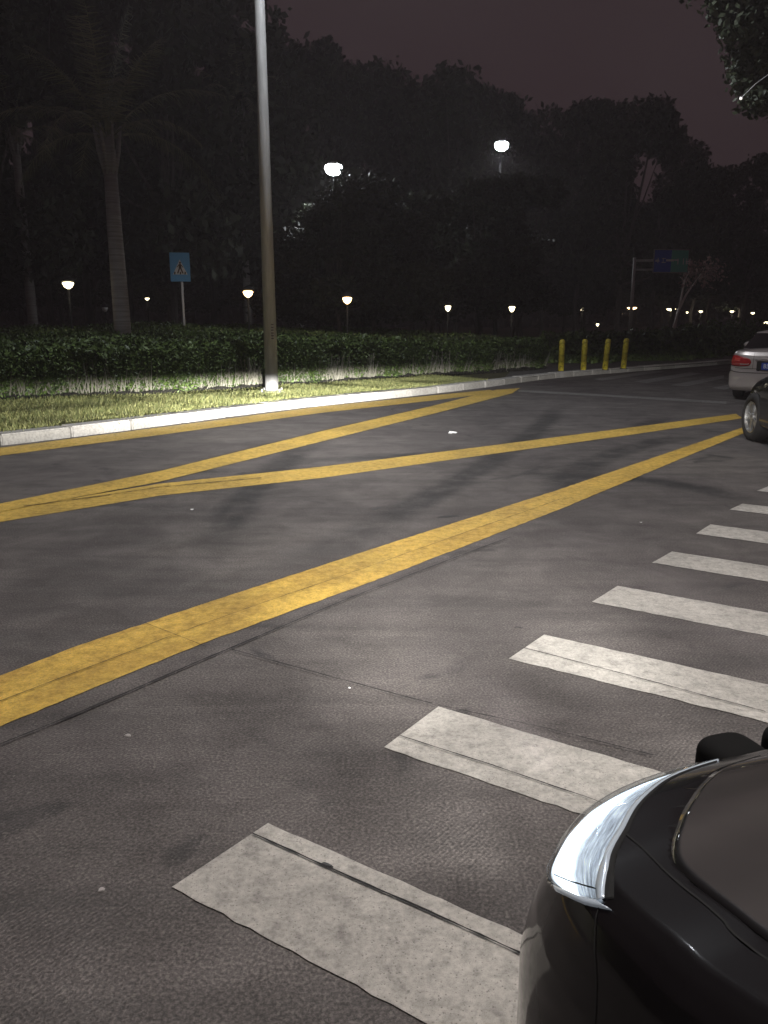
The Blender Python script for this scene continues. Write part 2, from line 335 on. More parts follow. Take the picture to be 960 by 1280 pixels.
blob(160, 920, .013, .010, 0, 'chewing_gum', M_GUM, 'pale flattened gum spot on the asphalt below the wide yellow line', 'gum')
blob(127, 1113, .010, .008, 1, 'chewing_gum', M_GUM, 'dull gum spot on the asphalt left of the nearest white bar', 'gum')
def scrap(px, py, s, rz, label, name='litter', m=M_SIGNW):
    c = gp(px, py); bmx = bmesh.new(); pts = [bmx.verts.new((random.uniform(.7, 1)*s*math.cos(a), random.uniform(.4, .8)*s*math.sin(a), .006+random.uniform(0, .35)*s)) for a in [k*math.pi/3 for k in range(6)]]
    ce = bmx.verts.new((0, 0, .006))
    for k in range(6): bmx.faces.new((pts[k], pts[(k+1) % 6], ce))
    o = bm_obj(name, bmx, m); o.location = (c.x, c.y, 0); o.rotation_euler = (0, 0, rz); tag(o, label, 'litter')
scrap(566, 542, .09, .3, 'crumpled white paper scrap between two yellow lines'); scrap(240, 638, .022, 1, 'tiny white crumb on the asphalt below the lower thin yellow line')
scrap(801, 654, .018, 2, 'tiny white fleck just left of the zebra bars'); scrap(437, 862, .01, 2, 'pale grit crumb on the asphalt between wide yellow line and nearest white bar')
c = gp(648, 786); bmx = bmesh.new(); tube(bmx, [(-.02, 0, .006), (0, .006, .008), (.016, -.004, .006), (.024, .004, .007)], [.002, .003, .0025, .001], 6)
o = bm_obj('twig', bmx, M_DKMETAL); o.location = (c.x, c.y, 0); tag(o, 'tiny dark twig lying just above the third white bar', 'twig')

# ------------------------------------------------------------------ hedge and grass
HF = [(-120, 503), (0, 500.5), (130, 495.5), (220, 492), (300, 487), (440, 476.5), (560, 469), (640, 464), (690, 460)]
hf = [gp(*p, VZ) for p in HF]; hd = (hf[1]-hf[2]).normalized(); hf = [hf[0]+hd*10]+hf
hl = resample(smooth(hf), .25)
def diamonds(C, size, asp=.45, updir=None, flat=0):
    n_ = len(C); d = rng.normal(size=(n_, 3)); d[:, 2] *= (1-flat); d /= np.linalg.norm(d, axis=1)[:, None]
    if updir is not None: d = d*.55+np.array(updir); d /= np.linalg.norm(d, axis=1)[:, None]
    e = rng.normal(size=(n_, 3)); e -= (e*d).sum(1)[:, None]*d; e /= np.linalg.norm(e, axis=1)[:, None]
    s = (size*(.6+.8*rng.random(n_)))[:, None] if np.ndim(size) == 0 else size[:, None]
    return np.stack([C-d*s, C+e*s*asp, C+d*s, C-e*s*asp], 1)
H = np.array([[p.x, p.y] for p in hl]); nh = len(H)
backv = np.array([-.45, .893])
def hedge_top(a, depth):                  # height of the clipped top
    return .86+.10*np.sin(a*.11)+.05*np.sin(a*.37+1)+np.clip(depth, 0, 14)*.022
n_f = 95000; ia = rng.random(n_f)*(nh-2); i0 = ia.astype(int); fr = (ia-i0)[:, None]; P = H[i0]*(1-fr)+H[i0+1]*fr
dep = np.abs(rng.normal(0, .16, n_f)); top = hedge_top(ia, dep)
zz = rng.random(n_f)**.8; bulge = .10*np.sin(ia*.5)+.07*np.sin(ia*1.3+2)
thin = rng.random(n_f) < np.where(zz < .38, .62, 1.0)
P = P+backv*(dep+bulge+.25*np.clip(zz-.7, 0, 1))[:, None]
F = np.column_stack([P, VZ+.03+zz*top])[thin]
n_t = 130000; ia = rng.random(n_t)*(nh-2); i0 = ia.astype(int); fr = (ia-i0)[:, None]; P = H[i0]*(1-fr)+H[i0+1]*fr
dep = 15*rng.random(n_t)**1.4; P = P+backv*(dep+.1)[:, None]
T = np.column_stack([P, VZ+hedge_top(ia, dep)+rng.normal(0, .05, n_t)+.06*np.sin(P[:, 0]*1.7)*np.sin(P[:, 1]*1.3)])
hedge = empty('hedge', (0, 0, 0), 0, 'long clipped green hedge bed behind the lit grass strip', 'hedge')
quads('foliage', np.concatenate([diamonds(F, .036), diamonds(T, .055, .5)]), M_HEDGE, hedge)
st = []
for k in range(3600):
    ia_ = random.random()*(nh-2); i = int(ia_); p = H[i]*(1-ia_+i)+H[i+1]*(ia_-i)+backv*random.uniform(0, .5)
    h_ = random.uniform(.12, .7); lx, ly = random.gauss(0, .10), random.gauss(0, .10); wd = random.uniform(.006, .014)
    st.append([(p[0]-wd, p[1], VZ), (p[0]+wd, p[1], VZ), (p[0]+lx+wd*.5, p[1]+ly, VZ+h_), (p[0]+lx-wd*.5, p[1]+ly, VZ+h_)])
    if random.random() < .6:
        q = (p[0]+lx*.4, p[1]+ly*.4, VZ+h_*.4); a2, b2_ = random.gauss(0, .12), random.gauss(0, .12)
        st.append([(q[0]-wd*.6, q[1], q[2]), (q[0]+wd*.6, q[1], q[2]), (q[0]+a2, q[1]+b2_, q[2]+.22), (q[0]+a2-wd*.4, q[1]+b2_, q[2]+.22)])
quads('stem', st, M_STEM, hedge)
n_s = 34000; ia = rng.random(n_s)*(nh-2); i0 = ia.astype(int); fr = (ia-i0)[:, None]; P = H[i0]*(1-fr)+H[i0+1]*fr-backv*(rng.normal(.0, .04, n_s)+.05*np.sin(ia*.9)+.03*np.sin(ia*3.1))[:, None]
S_ = np.column_stack([P, VZ+.0+.05*rng.random(n_s)*(1.3+.5*np.sin(ia*2.3)*np.sin(ia*.7))]); quads('shade_skirt', diamonds(S_, .035, .6), mat('foot_shade_leaves', (.012, .011, .008), 1), hedge)  # near-black leaf row standing in for the shadow line at the hedge foot
# dark heart of the hedge, so it is not see-through
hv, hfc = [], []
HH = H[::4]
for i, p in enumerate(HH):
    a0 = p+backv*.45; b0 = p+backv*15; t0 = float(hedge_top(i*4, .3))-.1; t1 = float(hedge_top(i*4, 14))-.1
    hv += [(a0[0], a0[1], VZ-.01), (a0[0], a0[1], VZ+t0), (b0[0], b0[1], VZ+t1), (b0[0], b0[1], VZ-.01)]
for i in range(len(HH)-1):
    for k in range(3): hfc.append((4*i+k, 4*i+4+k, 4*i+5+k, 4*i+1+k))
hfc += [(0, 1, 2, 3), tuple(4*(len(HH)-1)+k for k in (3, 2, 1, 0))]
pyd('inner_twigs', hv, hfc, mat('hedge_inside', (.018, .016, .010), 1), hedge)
# grass between kerb and hedge
ks = [p for p in resample(smooth(kb), .25)]
K = np.array([[p.x, p.y] for p in ks]); sel = (K[:, 1] > 3) & (K[:, 0] < 2.9) & (K[:, 0] > -12); K = K[sel]
G = []
n_g = 260000; ii = rng.integers(0, len(K), n_g); base = K[ii]+rng.normal(0, .12, (n_g, 2))
nn_ = np.array([-math.sin(ANG), math.cos(ANG)]); q = rng.random(n_g)**1.15
# distance available to the hedge along the normal
def dist_to_hedge(Pk):
    out = np.zeros(len(Pk))
    for i, p in enumerate(Pk):
        rel = H-p; perp = rel @ nn_; along = rel @ np.array([nn_[1], -nn_[0]]); j = np.argmin(np.abs(along)); out[i] = max(.6, perp[j])
    return out
DH = dist_to_hedge(K); gpz = base+nn_*(.33+q*(DH[ii]-.2))[:, None]
dens = np.sin(gpz[:, 0]*2.1+np.sin(gpz[:, 1]*1.7)*2)*.5+.5; keep = rng.random(n_g) < .45+.55*dens; gpz = gpz[keep]; n_g = len(gpz)
hgt = (.018+.045*rng.random(n_g)**2)*(1+.5*dens[keep]); la = rng.normal(0, .5, (n_g, 2))*hgt[:, None]; az = rng.random(n_g)*math.pi; wv_ = .003+.004*rng.random(n_g)
B0 = np.column_stack([gpz, np.full(n_g, VZ-.018)]); wx = np.column_stack([np.cos(az)*wv_, np.sin(az)*wv_, np.zeros(n_g)])
TP = np.column_stack([gpz+la, VZ-.01+hgt])
quads('grass', np.stack([B0-wx, B0+wx, TP+wx*.25, TP-wx*.25], 1), M_GRASS); tag(bpy.data.objects['grass'], 'short patchy grass strip between the white kerb and the hedge', 'grass', kind='stuff')

# ------------------------------------------------------------------ lamps
def spot(name, loc, direction, power, angle, blend, col, parent, radius=.15):
    l = bpy.data.lights.new(name, 'SPOT'); l.energy = power; l.spot_size = R(angle); l.spot_blend = blend; l.color = col; l.shadow_soft_size = radius
    o = bpy.data.objects.new(name, l); COL.objects.link(o); o.location = loc; o.rotation_euler = Vector(direction).to_track_quat('-Z', 'Y').to_euler(); o.parent = parent; return o
def street_lamp(loc, h, armdir, arm, r0, r1, label, power, gl=(.90, .95, 1), angle=150, tilt=0.0, ngrp='street lamps with tapered poles', mark=False, pm=None):
    pm = pm or M_POLE; t = empty('street_lamp', loc, 0, label, 'street lamp', ngrp); b = bmesh.new()
    tube(b, [(0, 0, 0), (0, 0, h*.5), (0, 0, h)], [r0, (r0+r1)/2, r1], 28); bm_obj('pole', b, pm, t, True)
    b = bmesh.new(); box(b, (0, 0, .02), (r0*3.4, r0*3.4, .04), .4, .006)
    for sx in (-1, 1):
        for sy in (-1, 1): tube(b, [(sx*r0*1.3, sy*r0*1.3, .03), (sx*r0*1.3, sy*r0*1.3, .10)], .016, 6)
    bm_obj('base_plate', b, M_POLE, t)
    a = Vector((math.cos(armdir), math.sin(armdir), 0)); b = bmesh.new()
    tube(b, [Vector((0, 0, h-.15)), a*arm*.3+Vector((0, 0, h+.25)), a*arm+Vector((0, 0, h+.5))], [r1*.7, r1*.6, r1*.5], 12); bm_obj('arm', b, pm, t, True)
    hc = a*(arm+.3)+Vector((0, 0, h+.5)); b = bmesh.new(); box(b, hc+Vector((0, 0, .03)), (.75, .30, .10), armdir, .04); hd_ = bm_obj('lamp_head', b, M_POLE, t, True)
    b = bmesh.new(); box(b, hc+Vector((0, 0, -.035)), (.6, .24, .05), armdir, .01); 
    if pm is M_DKMETAL: lathe(b, [(.30, -.01), (.33, -.10), (.29, -.24), (.17, -.34), (.03, -.37)], 24, Matrix.Translation(hc))  # bowl added to widen the glowing head, standing in for its bloom
    bm_obj('diffuser', b, M_LAMPW, hd_)
    spot('light', hc+Vector((0, 0, -.10 if pm is not M_DKMETAL else -.42)), (0, 0, -1), power, angle, .6, gl, t, .2)
    if mark:
        for k in range(6):
            z = 1.38-k*.055; rr = r0*(1-z/h)+r1*(z/h)+.0015; aa = R(-62)
            for dx in (-.22, 0, .18):
                q = aa+dx; c_ = Vector((math.cos(q)*rr, math.sin(q)*rr, z)); 
                if dx == 0: b = bmesh.new(); box(b, c_, (.003, .055, .022), q); bm_obj('painted_mark', b, M_SIGNK, t)   # small dark marks down the pole
    return t
pb = gp(340, 491.5, VZ)
street_lamp(pb, 12.0, R(-55), 3.6, .137, .068, 'tall grey tapered lamp pole standing in the grass strip, its foot lit white', LAMP_POLE, angle=122, mark=True)
street_lamp((4.4, -2.2, 0), 9.5, R(122), 4.7, .14, .07, 'tall lamp pole on the near side of the junction, behind the black saloon', LAMP_NEAR, (1, .92, .86), 128)
for px, py, dist, hd_, lab in ((417, 211, 33, R(-86), 'lit street lamp in the trees just right of the tall grey pole'), (627, 182, 42, R(-96), 'brightest lit street lamp, high among the trees in the middle')):
    p = at(px, py, dist); a = Vector((math.cos(hd_), math.sin(hd_), 0)); base_ = p-a*1.5; base_.z = VZ
    street_lamp(base_, p.z-.5, hd_, 1.2, .1, .06, lab, LAMP_FAR, angle=170, pm=M_DKMETAL)
def park_lamp(px, py, dist, label, warm=True, s=1.0, power=LAMP_PARK, lit=True):
    s *= 1.3; p = at(px, py, dist); t = empty('park_lamp', (p.x, p.y, VZ), 0, label, 'park lamp', 'low lamps in the park'); h = p.z-VZ
    b = bmesh.new(); tube(b, [(0, 0, 0), (0, 0, h-.12)], .055*s, 10); bm_obj('pole', b, M_DKMETAL, t)
    b = bmesh.new(); lathe(b, [(.05*s, -.16), (.20*s, -.10), (.28*s, 0), (.24*s, .05*s), (.1*s, .07*s)], 20, Matrix.Translation((0, 0, h))); bm_obj('lantern', b, (M_LAMPWARM if warm else M_LAMPCOOL) if lit else M_SIGNW, t, True)
    b = bmesh.new(); lathe(b, [(.38*s, .06), (.36*s, .09), (.15*s, .16), (.02, .19)], 20, Matrix.Translation((0, 0, h))); bm_obj('cap', b, M_DKMETAL, t, True)
    if lit:
        l = bpy.data.lights.new('glow', 'POINT'); l.energy = power; l.color = (1, .78, .5) if warm else (1, .92, .7); l.shadow_soft_size = .25
        o = bpy.data.objects.new('glow', l); COL.objects.link(o); o.parent = t; o.location = (0, 0, h-.35)
    return t
PL = [(85, 354, 24, 'cool white mushroom lamp far left of the palm trunk', False, .44), (310, 365, 25, 'orange lit mushroom lamp just left of the tall grey pole', True, .42),
      (434, 373, 24.5, 'warm lit mushroom lamp on a thin post right of the tall grey pole', True, .38), (560, 383, 27, 'small low lamp between the tall grey pole and the bollards', False, .27),
      (640, 384, 28, 'small warm lamp left of the yellow bollards', False, .30), (728, 386, 85, 'lamp glowing above the second yellow bollard', False, 1.1),
      (790, 385, 80, 'lamp directly behind the blue road sign pole', True, 1.25), (839, 386.5, 80, 'lamp glowing under the blue and green road sign', False, 1.2),
      (184, 373, 70, 'faint lamp between palm trunk and crossing sign', False, .5), (747, 405, 60, 'tiny white ground lamp above the third bollard', False, .3),
      (915, 389, 90, 'small white lamp above the silver car roof edge', False, .6), (941, 391, 90, 'small white lamp right above the silver car', False, .55),
      (876, 389, 95, 'faint yellowish lamp cluster left of the silver car', False, .6), (958, 403, 60, 'white lamp at the right edge over the silver car roof', False, .5), (859, 390, 95, 'tiny faint lamp beside the pale branches', False, .35)]
for px, py, dist, lab, warm, s in PL: park_lamp(px, py, dist, lab, warm, s, LAMP_PARK*(.35 if s < .6 else 1)*(dist/60 if dist < 30 else 1))
park_lamp(131, 385, 34, 'short unlit bollard lamp left of the palm trunk', False, .35, lit=False)

# thin white mast and bent-arm lamp behind the pole
p = at(373, 280, 38); t = empty('flagpole', (p.x, p.y, VZ), 0, 'thin pale mast half hidden in trees right of the tall grey pole', 'mast')
b = bmesh.new(); tube(b, [(0, 0, 0), (0, 0, p.z-VZ)], [.05, .03], 10); bm_obj('pole', b, mat('pale_mast', (.6, .6, .6), .5), t, True)
b = bmesh.new(); lathe(b, [(.03, 0), (.09, .02), (.09, .05), (.03, .08), (.09, .10), (.09, .13), (.02, .16)], 12, Matrix.Translation((0, 0, p.z-VZ-.02))); bm_obj('finial', b, M_SIGNW, t)
p = at(356, 362, 34); t = empty('bent_arm_lamp', (p.x-.9, p.y, VZ), 0, 'unlit lamp with curved arm peeking out behind the tall grey pole', 'lamp'); hh = p.z-VZ
b = bmesh.new(); tube(b, [(0, 0, 0), (0, 0, hh-.5), (.2, 0, hh-.1), (.55, 0, hh+.08), (.85, 0, hh)], [.05, .045, .035, .03, .03], 8); bm_obj('pole', b, M_POLE, t, True)
b = bmesh.new(); lathe(b, [(.03, .1), (.14, .02), (.17, -.05), (.12, -.12)], 14, Matrix.Translation((.9, 0, hh))); bm_obj('lamp_shade', b, M_SIGNW, t, True)

# pedestrian crossing sign
D = 26; p0 = at(226, 352, D); t = empty('crossing_sign', (p0.x, p0.y, VZ), R(12), 'blue rectangular pedestrian crossing sign on a thin white post in the hedge', 'road sign')
zb_ = p0.z-VZ; W_ = .60; Hh = .86
b = bmesh.new(); tube(b, [(.03, .05, 0), (.03, .05, zb_+Hh*.9)], .035, 12); bm_obj('post', b, M_SIGNW, t, True)
b = bmesh.new(); box(b, (0, 0, zb_+Hh/2), (W_, .03, Hh), 0, .008); pn = bm_obj('sign_panel', b, M_BLUE, t)
def flat(name, polys, m, y, parent):
    v_, f_ = [], []
    for pl in polys: k = len(v_); v_ += [(a, y, c) for a, c in pl]; f_.append(tuple(range(k, k+len(pl))))
    return pyd(name, v_, f_, m, parent)
cz = zb_+Hh*.5
flat('white_triangle', [[(-.22, cz-.22), (.22, cz-.22), (0, cz+.22)]], M_SIGNW, -.018, pn)
walk = [[(-.02, cz+.10), (.035, cz+.10), (.035, cz+.155), (-.02, cz+.155)], [(-.04, cz-.04), (.045, cz-.04), (.035, cz+.09), (-.03, cz+.09)], [(-.04, cz-.04), (.0, cz-.04), (-.06, cz-.19), (-.10, cz-.19)], [(.0, cz-.04), (.045, cz-.04), (.10, cz-.19), (.06, cz-.19)],
        [(-.03, cz+.085), (-.10, cz-.0), (-.085, cz-.015), (-.03, cz+.05)], [(.035, cz+.085), (.10, cz+.0), (.085, cz-.015), (.035, cz+.05)]] + [[(x, cz-.215), (x+.04, cz-.215), (x+.05, cz-.14), (x+.01, cz-.14)] for x in (-.19, -.02, .12)]
flat('walking_figure', walk, mat('sign_brown_black', (.07, .03, .02), .6), -.021, pn)

# blue / green direction sign on its pole
sp = gp(785, 446, VZ); D2 = sp.y; top = at(790, 322, D2); dx = top-Vector((sp.x, sp.y, top.z))
t = empty('direction_sign', (sp.x, sp.y, VZ), R(8), 'overhead blue and green direction sign on a bent grey pole behind the bollards', 'road sign')
hp = top.z-VZ; b = bmesh.new(); tube(b, [(0, 0, 0), (0, 0, hp)], [.08, .06], 14); bm_obj('pole', b, M_POLE, t, True)
p1, p2 = at(817, 338, D2), at(864, 333, D2); sw = (p2-p1).length; shh = .92; zc = at(840, 326, D2).z-VZ; x0 = p1.x-sp.x; 
b = bmesh.new(); tube(b, [(0, 0, zc), (x0+sw, .12, zc+.05)], .05, 10); tube(b, [(0, .0, zc-.35), (x0+sw, .12, zc-.3)], .04, 10); bm_obj('arm', b, M_POLE, t, True)
b = bmesh.new(); box(b, (x0+sw/2, 0, zc), (sw, .05, shh), 0, .01); pn = bm_obj('sign_panel', b, M_SKIN_RIM, t)
flat('blue_face', [[(x0+.03, zc-shh/2+.04), (x0+sw*.5, zc-shh/2+.04), (x0+sw*.5, zc+shh/2-.04), (x0+.03, zc+shh/2-.04)]], M_BLUE2, -.028, pn)
flat('green_face', [[(x0+sw*.5, zc-shh/2+.04), (x0+sw-.03, zc-shh/2+.04), (x0+sw-.03, zc+shh/2-.04), (x0+sw*.5, zc+shh/2-.04)]], M_TEAL, -.028, pn)
def glyphs(x, z, s, n_, seed):
    r_ = random.Random(seed); out = []
    for k in range(n_):
        cx = x+k*s*1.35
        for _ in range(3): zz_ = z+r_.uniform(-.45, .45)*s; out.append([(cx-.42*s, zz_), (cx+.42*s, zz_), (cx+.42*s, zz_+.1*s), (cx-.42*s, zz_+.1*s)])
        for _ in range(2): xx = cx+r_.uniform(-.35, .35)*s; out.append([(xx, z-.5*s), (xx+.1*s, z-.5*s), (xx+.1*s, z+.5*s), (xx, z+.5*s)])
    return out
g_ = glyphs(x0+.16, zc+.02, .2, 2, 3)+glyphs(x0+sw*.5+.22, zc-.02, .22, 1, 5)+glyphs(x0+sw*.5+.72, zc-.02, .24, 1, 9)+[[(x0+.52, zc-.02), (x0+.86, zc-.02), (x0+.86, zc+.06), (x0+.52, zc+.06)]]+[[(x0+sw*.5+.5, zc-.14), (x0+sw*.5+.53, zc-.14), (x0+sw*.5+.53, zc+.1), (x0+sw*.5+.5, zc+.1)]]
g2 = [[(a, c_+.0005*i) for a, c_ in pl] for i, pl in enumerate(g_)]
v_, f_ = [], []
for i, pl in enumerate(g2): k = len(v_); v_ += [(a, -.031-.0006*i, c_) for a, c_ in pl]; f_.append(tuple(range(k, k+len(pl))))
for lo_, hi_ in ((-9, x0+.50), (x0+.50, x0+sw*.5), (x0+sw*.5, x0+sw*.5+.45), (x0+sw*.5+.45, x0+sw*.5+.56), (x0+sw*.5+.56, 99)):
    fs_ = [f for f in f_ if lo_ <= sum(v_[k][0] for k in f)/len(f) < hi_]
    if fs_: ix = [k for f in fs_ for k in f]; mp_ = {k: i for i, k in enumerate(ix)}; pyd('lettering', [v_[k] for k in ix], [tuple(mp_[k] for k in f) for f in fs_], M_SIGNW, pn)

# bollards
for i, (px, py, lab) in enumerate([(701, 464, 'first yellow bollard from the left, mottled black'), (729, 463, 'second yellow bollard from the left'), (756, 462, 'third yellow bollard from the left, leaning slightly right'), (779, 460.5, 'rightmost yellow bollard, beside the grey sign pole')]):
    p = gp(px, py, VZ); t = empty('bollard', (p.x, p.y, VZ-.009), random.uniform(0, 3), lab, 'bollard', 'yellow bollards on the island end'); t.rotation_euler = (R(.5), R([0, .4, 3.2, 2.8][i]), 0)
    b = bmesh.new(); lathe(b, [(.085, 0), (.085, .84), (.08, .88), (.06, .915), (.02, .93)], 20); bm_obj('post', b, M_YBOL, t, True)
    b = bmesh.new(); lathe(b, [(.13, 0), (.13, .012), (.09, .016)], 20); bm_obj('base_flange', b, M_DKMETAL, t)

# ------------------------------------------------------------------ trees
def crown_mesh(name, blobs, n_leaf, size, seed):
    r = np.random.default_rng(seed); C = []
    tot = sum(b[3]**2 for b in blobs)
    for (x, y, z, rad) in blobs:
        k = int(n_leaf*rad**2/tot); d = r.normal(size=(k, 3)); d /= np.linalg.norm(d, axis=1)[:, None]
        rr = rad*(.55+.5*r.random(k)**.5)*(1+.22*np.sin(d[:, 0]*5+seed)*np.sin(d[:, 1]*6+x)*np.cos(d[:, 2]*5+y)+.1*r.normal(size=k))
        C.append(d*rr[:, None]*np.array([1, 1, .8])+np.array([x, y, z]))
    C = np.concatenate(C); o = quads('crown', diamonds(C, size, .55)); me = o.data; me.name = name; bpy.data.objects.remove(o); me.materials.append(M_LEAF); return me
def tree_mesh(h, spread, seed, n_leaf=9000, size=.2, trunk=.22):
    r = random.Random(seed); blobs = []; b = bmesh.new()
    th = h*.32; tube(b, [(0, 0, 0), (r.uniform(-.2, .2), r.uniform(-.2, .2), th*.5), (r.uniform(-.3, .3), r.uniform(-.3, .3), th), (0, 0, h*.75)], [trunk, trunk*.8, trunk*.6, trunk*.2], 10)
    for k in range(16):
        a = r.uniform(0, 6.28); lev = r.random(); z = h*(.30+.62*lev); rr = spread*(1-.75*abs(lev-.3)**1.1)*r.uniform(.35, .95); rad = spread*r.uniform(.26, .42)*(1.1-.4*lev)
        c = Vector((math.cos(a)*rr, math.sin(a)*rr, z)); blobs.append((c.x, c.y, c.z, rad)); s = Vector((0, 0, th*r.uniform(.7, 1.2)))
        tube(b, [s, s.lerp(c, .5)+Vector((0, 0, -.3)), c], [trunk*.4, trunk*.25, trunk*.08], 6)
    blobs.append((0, 0, h*.88, spread*.38)); me = bpy.data.meshes.new('trunk'); bm2 = b; bm2.to_mesh(me); bm2.free(); me.materials.append(M_BARK)
    return me, crown_mesh('crown', blobs, n_leaf, size, seed)
TV = [tree_mesh(14, 4.6, 1), tree_mesh(14, 4.0, 2), tree_mesh(14, 5.2, 3), tree_mesh(14, 3.6, 4)]
TV = [tree_mesh(14, 4.6, 1, 12000, .20), tree_mesh(14, 4.0, 2, 12000, .18), tree_mesh(14, 5.2, 3, 14000, .20), tree_mesh(14, 3.6, 4, 10000, .2)]
def tree(v, x, y, s, rz, label, group='dark trees filling the park', sz=None):
    t = empty('broadleaf_tree', (x, y, VZ), rz, label, 'tree', group); t.scale = (s, s, sz or s)
    for nm, me in (('trunk', TV[v][0]), ('crown', TV[v][1])): o = bpy.data.objects.new(nm, me); COL.objects.link(o); o.parent = t
    return t
GEN = 'dark leafy tree in the unlit park, one of the wood beyond the hedge'
def tree_px(v, px, ytop, dist, rz, label=GEN, wide=1.0):
    p = at(px, ytop, dist); hgt_ = p.z-VZ; s = hgt_/14.3; t = tree(v, p.x, p.y, s*wide, rz, label, sz=s); return t
# the skyline: px, y of the top, distance
SKY = [(-60, -60, 36), (20, -80, 44), (75, -30, 50), (130, -70, 56), (190, -60, 42), (245, -40, 52), (295, -25, 46), (345, 22, 52), (385, 40, 60), (430, 55, 56), (480, 72, 62), (525, 80, 58), (575, 72, 54), (608, 92, 60), (628, 150, 64), (655, 178, 80),
       (690, 122, 62), (735, 108, 66), (790, 118, 64), (835, 135, 66), (862, 165, 72), (905, 196, 80), (950, 190, 78), (1000, 170, 70), (1060, 150, 66)]
for i, (px, yt, dist) in enumerate(SKY): tree_px(i % 4, px, yt, dist, i*1.3, wide=[.85, .8, .9, .85][i % 4])
for i, (px, yt, dist) in enumerate([(422, 236, 30), (468, 214, 32), (540, 226, 34), (603, 216, 37), (652, 204, 37), (395, 250, 33)]): tree_px((i+1) % 4, px, yt, dist, i*.9+.4, 'lower dark tree in front of the two lit street lamps', wide=1.15)
# second row lower, filling below the crowns
for i, px in enumerate(range(-80, 1120, 46)): tree_px((i*3+1) % 4, px+random.uniform(-12, 12), random.uniform(215, 300), random.uniform(70, 110), i*2.1, wide=1.15)
n_w = 60000; aw = R(20)+rng.random(n_w)*R(140); rw_ = 165+rng.random(n_w)*40; hw_ = rng.random(n_w)**.8*(11+2.5*np.sin(aw*37)+1.5*np.sin(aw*91))
W3 = np.column_stack([np.cos(aw)*rw_, np.sin(aw)*rw_, hw_]); quads('far_woods', diamonds(W3, .9, .6), M_LEAF); tag(bpy.data.objects['far_woods'], 'far dark wood closing the view between the tree trunks', 'woods', kind='stuff')
# near broken crown hanging into the upper right corner
p = gp(1080, 520, VZ); 
r_ = random.Random(5); blobs = []
for (px, py, d_, rad) in [(935, -10, 15, .62), (905, -60, 15, .8), (965, 45, 15, .72), (975, 95, 15.5, .62), (925, 30, 14.6, .34), (948, 80, 15, .5), (952, 125, 14.8, .36), (1010, 60, 15, 1.0), (1060, 20, 16, 1.3), (985, -60, 15.5, 1.1), (1050, 130, 16, .9), (905, 8, 14.8, .3)]:
    q = at(px, py, d_); blobs.append((q.x, q.y, q.z, rad))
base_n = Vector((9.6, 16.5, 0)); t = empty('overhanging_tree', base_n, 0, 'near tree whose dark leafy branch hangs into the top right corner', 'tree')
me = crown_mesh('overhang', [(b[0]-base_n.x, b[1]-base_n.y, b[2], b[3]) for b in blobs], 26000, .055, 8); o = bpy.data.objects.new('crown', me); COL.objects.link(o); o.parent = t
b = bmesh.new(); tube(b, [(0, 0, -.02), (.1, 0, 2), (0, -.2, 4), (-.6, -.5, 5.4)], [.24, .2, .16, .1], 12)
for bl in blobs: q = Vector((bl[0]-base_n.x, bl[1]-base_n.y, bl[2])); tube(b, [(0, -.1, 3.6), Vector((0, -.1, 4.2)).lerp(q, .5), q], [.09, .05, .015], 6)
bm_obj('trunk', b, M_BARK, t, True)
# glinting wire with a tiny bulb in that tree
a_, b_ = at(926, 123, 13.6), at(962, 92, 13.9); bb = bmesh.new(); tube(bb, [a_, a_.lerp(b_, .5)+Vector((0, 0, .03)), b_, b_+Vector((.7, .4, .5))], .006, 6)
o = bm_obj('hanging_wire', bb, M_SIGNW); tag(o, 'thin pale wire end glinting in the top right branch', 'wire')
bb = bmesh.new(); bmesh.ops.create_icosphere(bb, subdivisions=2, radius=.022); o2 = bm_obj('bulb', bb, mat('tiny_bulb', (.9, .9, .9), .3, emit=(1, .95, .9), estr=1.2), o); o2.location = a_

# palms
def frond(b, base, az, elev, L, droop, n_=26, wdt=.035, leaf=.55):
    pts = []; d = Vector((math.cos(az)*math.cos(elev), math.sin(az)*math.cos(elev), math.sin(elev))); p = Vector(base)
    for k in range(n_): pts.append(p.copy()); p = p+d*(L/n_); d = (d+Vector((0, 0, -droop/n_))).normalized()
    qs = []
    for k in range(n_-1):
        a, c = pts[k], pts[k+1]; w0 = .03*(1-k/n_)+.006; s = Vector((-math.sin(az), math.cos(az), 0)); qs.append([a-s*w0, a+s*w0, c+s*w0, c-s*w0])
        qs.append([a-Vector((0, 0, w0)), a+Vector((0, 0, w0)), c+Vector((0, 0, w0)), c-Vector((0, 0, w0))])
        if k > 3:
            lf = leaf*math.sin(math.pi*min(1, (k-2)/(n_-2)*.95+.05))**.6; dd = (c-a).normalized()
            for sg in (-1, 1):
                for j in (0, .5):
                    o_ = a.lerp(c, j); v = (s*sg*.8+dd*.55+Vector((0, 0, random.uniform(-.6, -.15)))).normalized()*lf; qs.append([o_-dd*wdt/2, o_+dd*wdt/2, o_+v+dd*.004, o_+v-dd*.004])
    return qs
